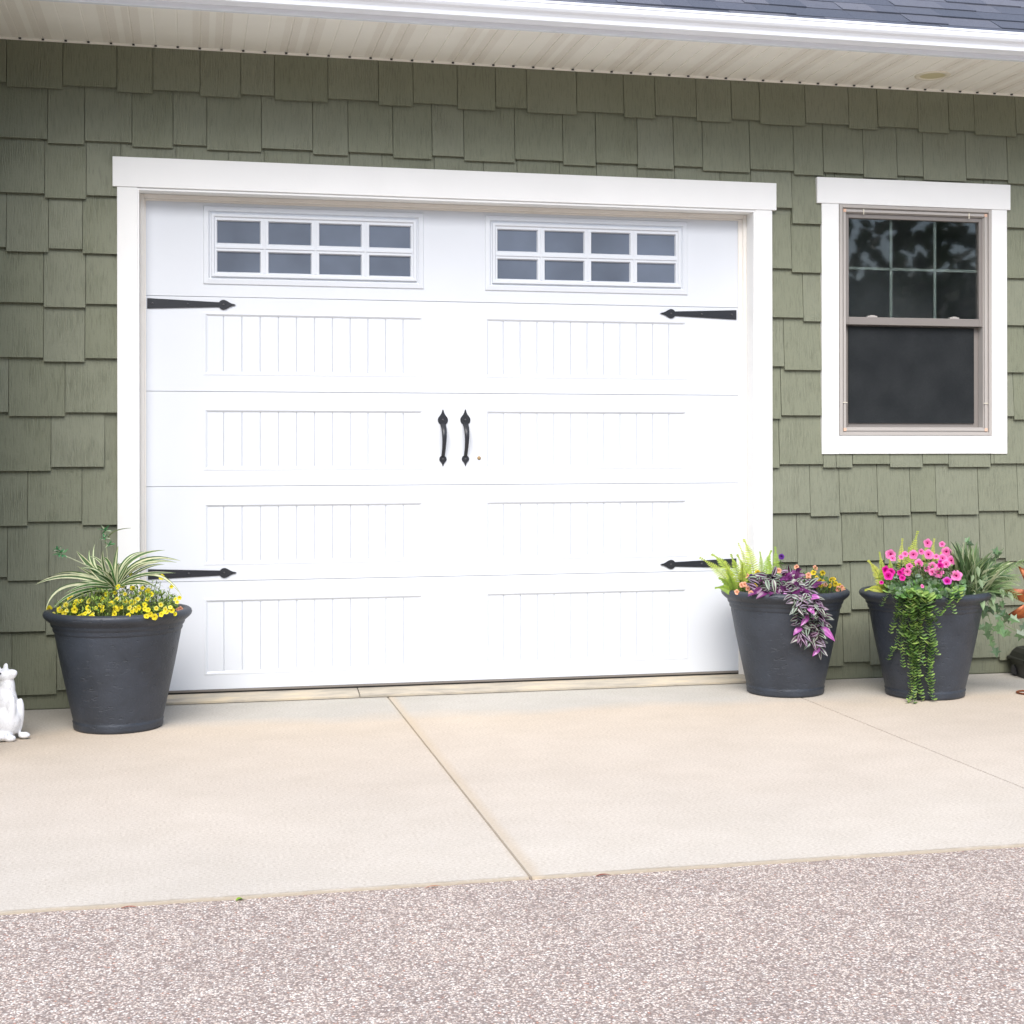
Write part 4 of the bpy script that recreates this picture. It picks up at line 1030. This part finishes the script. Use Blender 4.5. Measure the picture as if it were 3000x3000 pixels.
for pth in ([(500, 720), (470, 790), (418, 890)], [(600, 760), (580, 900), (545, 1030), (508, 1145)], [(620, 770), (620, 950), (600, 1120), (540, 1280), (485, 1395)], [(660, 760), (650, 950), (620, 1150), (600, 1300), (628, 1465)],
            [(700, 760), (700, 950), (690, 1150), (640, 1260), (650, 1350)], [(740, 760), (730, 1000), (745, 1200), (735, 1400), (720, 1600), (735, 1835)], [(710, 900), (720, 1100), (700, 1300), (690, 1500), (700, 1700), (668, 1825)],
            [(760, 760), (770, 1000), (790, 1200), (760, 1400), (770, 1600), (808, 1782)], [(800, 780), (850, 900), (850, 1050), (890, 1220), (860, 1400), (905, 1600), (880, 1740)], [(840, 800), (870, 1000), (900, 1150), (920, 1300), (955, 1350)],
            [(830, 820), (880, 980), (930, 1040), (968, 1092)], [(860, 800), (900, 900), (960, 980), (1040, 900), (1080, 790)], [(1080, 740), (1070, 850), (1110, 960)], [(880, 1240), (890, 1400), (850, 1550), (915, 1772)],
            [(640, 1150), (680, 1260), (700, 1400), (730, 1560), (760, 1700), (800, 1720)], [(590, 800), (560, 870), (600, 960), (560, 1000)], [(780, 850), (800, 960), (780, 1080), (820, 1200), (800, 1320), (820, 1450)], [(1150, 740), (1165, 800), (1130, 860)], [(700, 1180), (720, 1300), (740, 1450), (790, 1550)]):
    trail(pth, big=1)
m = MB()
for k in range(300):
    x = rnd(500, 1190); y = rnd(620, 810); c = A3(x, y, -.20 - .10 * (y - 640) / 160)
    roundleaf(m, c, (rnd(-1, 1), -.5, rnd(-.4, .8)), (rnd(-.5, .5), -1, rnd(.1, 1)), rnd(.009, .016), vary(random.choice([(.20, .34, .16), (.16, .32, .09), (.30, .42, .26)]), .15))
for k in range(26):
    x = rnd(540, 780); y = rnd(560, 670); c = A3(x, y, -.20); roundleaf(m, c, (rnd(-1, 1), -.5, rnd(-.4, .8)), (rnd(-.5, .5), -1, rnd(.1, 1)), rnd(.009, .014), vary((.30, .42, .30), .15))
for k in range(14):
    x = rnd(900, 1010); y = rnd(610, 670); c = A3(x, y, -.20); roundleaf(m, c, (rnd(-1, 1), -.5, rnd(-.4, .8)), (rnd(-.5, .5), -1, rnd(.1, 1)), rnd(.009, .014), vary((.30, .42, .30), .15))
m.build('leaves', M['leaf'], eu, attr='tint')
gb = thing_at(2, 'grassy_arrangement', 'bundle of long green blades and leaves at the right side of the right planter', 'plant')
GB = [(.13, .21, .08), (.19, .28, .12), (.07, .13, .05), (.26, .34, .16), (.36, .42, .24)]
m = MB(); B0 = Vector((.19, -.06, .47))
for k in range(420):
    tx, ty = random.choice([(rnd(1040, 1350), rnd(270, 480)), (rnd(1300, 1760), rnd(430, 720)), (rnd(1250, 1700), rnd(600, 860)), (rnd(1150, 1560), rnd(380, 760))])
    dy = rnd(-.22, .12); P2 = A3(tx, ty, dy); B = B0 + Vector((rnd(-.05, .06), rnd(-.07, .1), 0)); md = (B + P2) / 2 + Vector((0, 0, rnd(.01, .09)))
    w_ = rnd(.003, .009) if random.random() < .65 else rnd(.012, .020)
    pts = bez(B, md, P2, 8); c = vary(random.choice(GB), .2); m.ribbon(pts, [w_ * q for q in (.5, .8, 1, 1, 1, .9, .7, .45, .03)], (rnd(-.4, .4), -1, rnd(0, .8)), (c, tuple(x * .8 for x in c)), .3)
for tx, ty, w_, dy in [(1580, 345, .020, -.05), (1215, 290, .018, .0), (1170, 370, .026, -.05), (1330, 330, .012, .05), (1240, 430, .03, -.1), (1500, 500, .014, -.1), (1740, 490, .012, 0), (1120, 330, .018, .05), (1660, 560, .014, -.1)]:
    P2 = A3(tx, ty, dy); B = B0; md = (B + P2) / 2 + Vector((0, 0, .03)); c = vary((.12, .20, .08), .2); m.ribbon(bez(B, md, P2, 8), [w_ * q for q in (.4, .7, 1, 1, 1, .95, .8, .5, .05)], (0, -1, .2), (c, (.25, .32, .16), c), .3, (-1, -.2, .2, 1))
# fine feathery sprigs
for tx, ty in [(1750, 480), (1700, 620), (1690, 790), (1600, 500), (1640, 700), (1560, 640)]:
    P2 = A3(tx, ty, -.08); B = A3(1380, 720, -.08); pts = bez(B, (B + P2) / 2 + Vector((0, 0, .035)), P2, 14); m.tube(pts, .0012, 4, (.2, .26, .1))
    for i in range(3, 15):
        for sg in (-1, 1):
            dd = (pts[min(i + 1, 14)] - pts[i - 1]).normalized() + Vector((0, -.2 * sg, sg * .8)); lance(m, pts[i], dd, .035, .0045, vary((.22, .33, .12), .2), up=Vector((0, -1, .3)), n=3)
for tx, ty, r in [(1370, 820, .03), (1440, 830, .034), (1300, 770, .022), (1480, 770, .03), (1350, 640, .024), (1550, 720, .028), (1410, 600, .03), (1620, 760, .026), (1330, 520, .026), (1290, 600, .02)]:
    c = A3(tx, ty, -.2 if tx < 1400 else -.12); tl = Vector((rnd(-.5, .5), -.5, -.8)); 
    lance(m, c, tl, r * 1.8, r * .9, vary((.20, .28, .14), .15), up=Vector((0, -1, .3)), n=3)
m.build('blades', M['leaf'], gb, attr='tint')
iv = thing_at(2, 'ivy', 'dark green ivy hanging from the right rim of the right planter', 'plant')
IVY = [(0, 0), (-.10, -.38), (.30, -.30), (.42, -.66), (.58, -.26), (1.12, 0), (.58, .26), (.42, .66), (.30, .30), (-.10, .38)]
def ivyleaf(m, c, ang, r, col, tilt=0):
    ca, sa = math.cos(ang), math.sin(ang); c = Vector(c); n1 = Vector((rnd(-.35, .35), 0, rnd(-.3, .3)))
    pts = []
    for a_, b_ in IVY:
        X = a_ * ca - b_ * sa; Z = a_ * sa + b_ * ca; pts.append(c + Vector((X * r, (n1.x * X + n1.z * Z + .25 * abs(b_)) * r, Z * r)))
    ctr = c + (pts[5] - c) * .4
    for k in range(len(pts)):
        k2 = (k + 1) % len(pts); m.quad([ctr, pts[k], pts[k2]], col if k < 5 else tuple(x * .82 for x in col), False)
for path, lv in (([(1390, 850), (1420, 950), (1470, 1100), (1465, 1200), (1490, 1330)], [(1400, 940, -1.8, .04), (1440, 1060, -1.9, .05), (1430, 1130, -1.6, .04), (1500, 1080, -1.0, .042), (1550, 1100, -1.3, .045), (1500, 1000, .2, .036), (1470, 1230, -1.4, .034), (1500, 1290, -1.5, .042), (1465, 1180, -1.7, .03), (1400, 1080, -2.6, .036)]),
                 ([(1420, 860), (1520, 960), (1600, 1080), (1700, 1130)], [(1580, 1020, .3, .05), (1640, 1000, -.5, .046), (1530, 1040, -.8, .04), (1630, 1130, -2.2, .036), (1700, 1150, -.4, .052), (1740, 1110, .2, .05), (1560, 980, .9, .036), (1510, 930, -.4, .03)]),
                 ([(1230, 600), (1230, 400), (1225, 290)], [(1225, 290, .9, .03), (1240, 300, -.3, .03)]), ([(1500, 600), (1500, 480), (1495, 400)], [(1495, 410, .2, .040), (1500, 400, 1.3, .034)]),
                 ([(1560, 820), (1570, 880)], [(1560, 850, -1.4, .034), (1500, 870, -1.6, .036), (1450, 900, -1.2, .04), (1410, 890, -1.8, .036)])):
    m = MB(); pts = [A3(x, y, -.06) for x, y in path]; m.tube(pts, .0018, 5, (.16, .24, .10))
    for x, y, ang, r in lv:
        ivyleaf(m, A3(x, y, -.07), ang, r, vary(random.choice([(.09, .17, .07), (.13, .23, .10), (.06, .11, .045)]), .15))
    m.build('vine', M['gloss_leaf'], iv, attr='tint')

# ------------------------------------------------------------------ crackled white statue, left edge
def statue():
    dep = 6.05; c = at(8, PY, dep); c.z = 0
    k = .000223; bm = bmesh.new()
    def ell(x, y, rx, ry, rd=None, dyy=0, rot=0):
        # x, y in zoomed px (x from the frame edge, y down); ry vertical
        X = (x - 50) * k; Zz = (1700 - y) * k; rd = rd or rx
        M4 = Matrix.Translation((X, dyy * k, Zz)) @ Matrix.Rotation(rot, 4, 'Y') @ Matrix.Diagonal((rx * k, rd * k, ry * k, 1))
        bmesh.ops.create_icosphere(bm, subdivisions=3, radius=1, matrix=M4)
    ell(60, 1330, 330, 360, 270)               # haunches
    ell(70, 1000, 245, 380, 200)               # chest
    ell(120, 760, 155, 330, 140)               # neck
    ell(85, 500, 175, 130, 135, -10)           # head
    ell(205, 465, 125, 85, 90, -30, -.12)      # muzzle
    ell(285, 430, 40, 34, 40, -35)             # nose
    ell(215, 535, 95, 42, 75, -30, -.35)       # lower jaw
    ell(88, 350, 48, 82, 30, 30, .12)          # ear
    ell(-22, 385, 44, 78, 30, -30, -.1)        # ear
    ell(230, 1220, 100, 380, 90, -130, .10)    # front leg
    ell(330, 1270, 92, 340, 90, 60, .08)       # front leg
    ell(235, 1640, 120, 68, 95, -190)          # front paw
    ell(430, 1625, 112, 62, 85, 40)            # front paw
    ell(40, 1600, 230, 100, 200, -160)         # rear foot
    ell(-200, 1520, 110, 90, 110, 120)         # tail root
    me = bpy.data.meshes.new('body'); bm.to_mesh(me); bm.free()
    for p in me.polygons: p.use_smooth = True
    me.materials.append(M['crackle'])
    e = empty('cat_statue', c, -TH); tag(e, 'white crackle glazed garden cat figure sitting and looking up at the left edge', 'statue')
    o = bpy.data.objects.new('body', me); COL.objects.link(o); o.parent = e
    r = o.modifiers.new('fuse', 'REMESH'); r.mode = 'VOXEL'; r.voxel_size = .0035; r.use_smooth_shade = True
    s_ = o.modifiers.new('soften', 'SMOOTH'); s_.factor = .6; s_.iterations = 5
    m = MB(); m.sphere(((40 - 50) * k + .002, -.033, (1700 - 445) * k), .0042, 10, 6, (1.2, .5, .9)); m.build('eye', M['dark'], e)
statue()

# ------------------------------------------------------------------ black box and rusty metal flower, right edge
bx0 = at(2905, PY, 7.45); 
e = empty('bait_box', Vector((4.605, -.150, 0)), R(-7)); tag(e, 'black plastic bait station box on the concrete against the siding', 'box')
m = MB()
def loft(m, secs):
    rows = []
    for z, hx, hy, r in secs:
        row = []
        for cx, cy, a0 in ((hx - r, hy - r, 0), (-hx + r, hy - r, 90), (-hx + r, -hy + r, 180), (hx - r, -hy + r, 270)):
            for k in range(5): t = R(a0 + 22.5 * k); row.append((cx + r * math.cos(t), cy + r * math.sin(t), z))
        rows.append(row)
    m.grid(rows, None, False, True)
loft(m, [(.0, .120, .095, .02), (.012, .120, .095, .02), (.085, .132, .108, .02)]); m.build('base', M['plastic'], e)
m = MB(); loft(m, [(.078, .138, .114, .02), (.092, .142, .118, .02), (.098, .140, .116, .02), (.102, .132, .108, .02), (.130, .124, .098, .03), (.150, .108, .082, .03), (.160, .080, .055, .03), (.161, .001, .001, .0005)])
for x in (-.05, .0, .05): m.box(x - .012, x + .012, -.06, .06, .158, .170)
m.build('lid', M['plastic'], e, .002)
m = MB(); pr = [(-.022, .008), (.022, .008), (.022, .035), (.016, .05), (.0, .057), (-.016, .05), (-.022, .035)]
m.prism([(x + .045, z) for x, z in pr], -.1335, -.118, 'x'); m.build('entry_hole', M['dark'], e)
fl = empty('metal_flower', Vector((0, 0, 0))); tag(fl, 'rusty copper coloured metal flower ornament standing by the right planter', 'ornament')
base_c = at(3012, PY, 7.15); fl.location = (base_c.x, base_c.y, 0); fl.rotation_euler = (0, 0, -TH)
m = MB(); m.tube([(.055 * math.cos(2 * PI * k / 32), .055 * math.sin(2 * PI * k / 32), .006) for k in range(33)], .0042, 8); m.build('ring_base', M['rust'], fl)
m = MB()
m.tube([(-.022, -.04, .006), (-.016, -.03, .12), (-.004, -.01, .30), (0.01, 0, .44)], .0026, 6); m.tube([(.04, .03, .006), (.03, .02, .2), (.012, 0, .44)], .0026, 6); m.build('stem', M['rust'], fl)
hc = Vector((.055, -.01, .46))
for k in range(9):
    t = PI + (k - 3.4) * .70 
    m = MB(); d = Vector((math.cos(t), 0, math.sin(t))); n = 8; L = .185
    pts = [hc + d * (.02 + L * i / n) + Vector((0, -.05 * math.sin(PI * i / n) - .02 * (i / n), 0)) for i in range(n + 1)]
    m.ribbon(pts, [.02, .045, .058, .062, .060, .052, .040, .022, .002], (0, -1, 0), ((1, 1, 1), (1, 1, 1)), .35)
    o = m.build('petal', M['rust'], fl); sdm = o.modifiers.new('thick', 'SOLIDIFY'); sdm.thickness = .0015
m = MB(); m.sphere(tuple(hc), .028, 16, 10, (1, .6, 1)); m.build('flower_centre', M['rust'], fl)

# ------------------------------------------------------------------ litter along the apron edge
def litter(x, y, L, w_, ang, col, label):
    m = MB(); d = Vector((math.cos(ang), math.sin(ang), 0)); p0 = Vector((0, 0, 0)); n = 5
    pts = [p0 + d * L * i / n + Vector((0, 0, .004 * math.sin(PI * i / n))) for i in range(n + 1)]
    m.ribbon(pts, [w_ * q for q in (.2, .8, 1, .9, .5, .05)], (0, 0, 1), (col, tuple(c * .8 for c in col)), .35)
    o = m.build('fallen_leaf', M['leaf'], attr='tint'); o.location = (x, y, -.006); tag(o, label, 'leaf'); return o
litter(.33, APF - .012, .022, .014, .3, (.30, .48, .05), 'tiny bright green leaf lying at the apron edge on the left half')
litter(.84, APF - .014, .055, .006, .12, (.42, .14, .06), 'thin reddish brown twig leaf at the apron edge left of the joint')
litter(1.33, APF - .012, .05, .010, .05, (.26, .06, .04), 'dark red brown leaf at the apron edge just right of the joint')
litter(.03, APF - .012, .05, .008, -.1, (.34, .09, .06), 'small rust red leaf scrap at the apron edge far left')
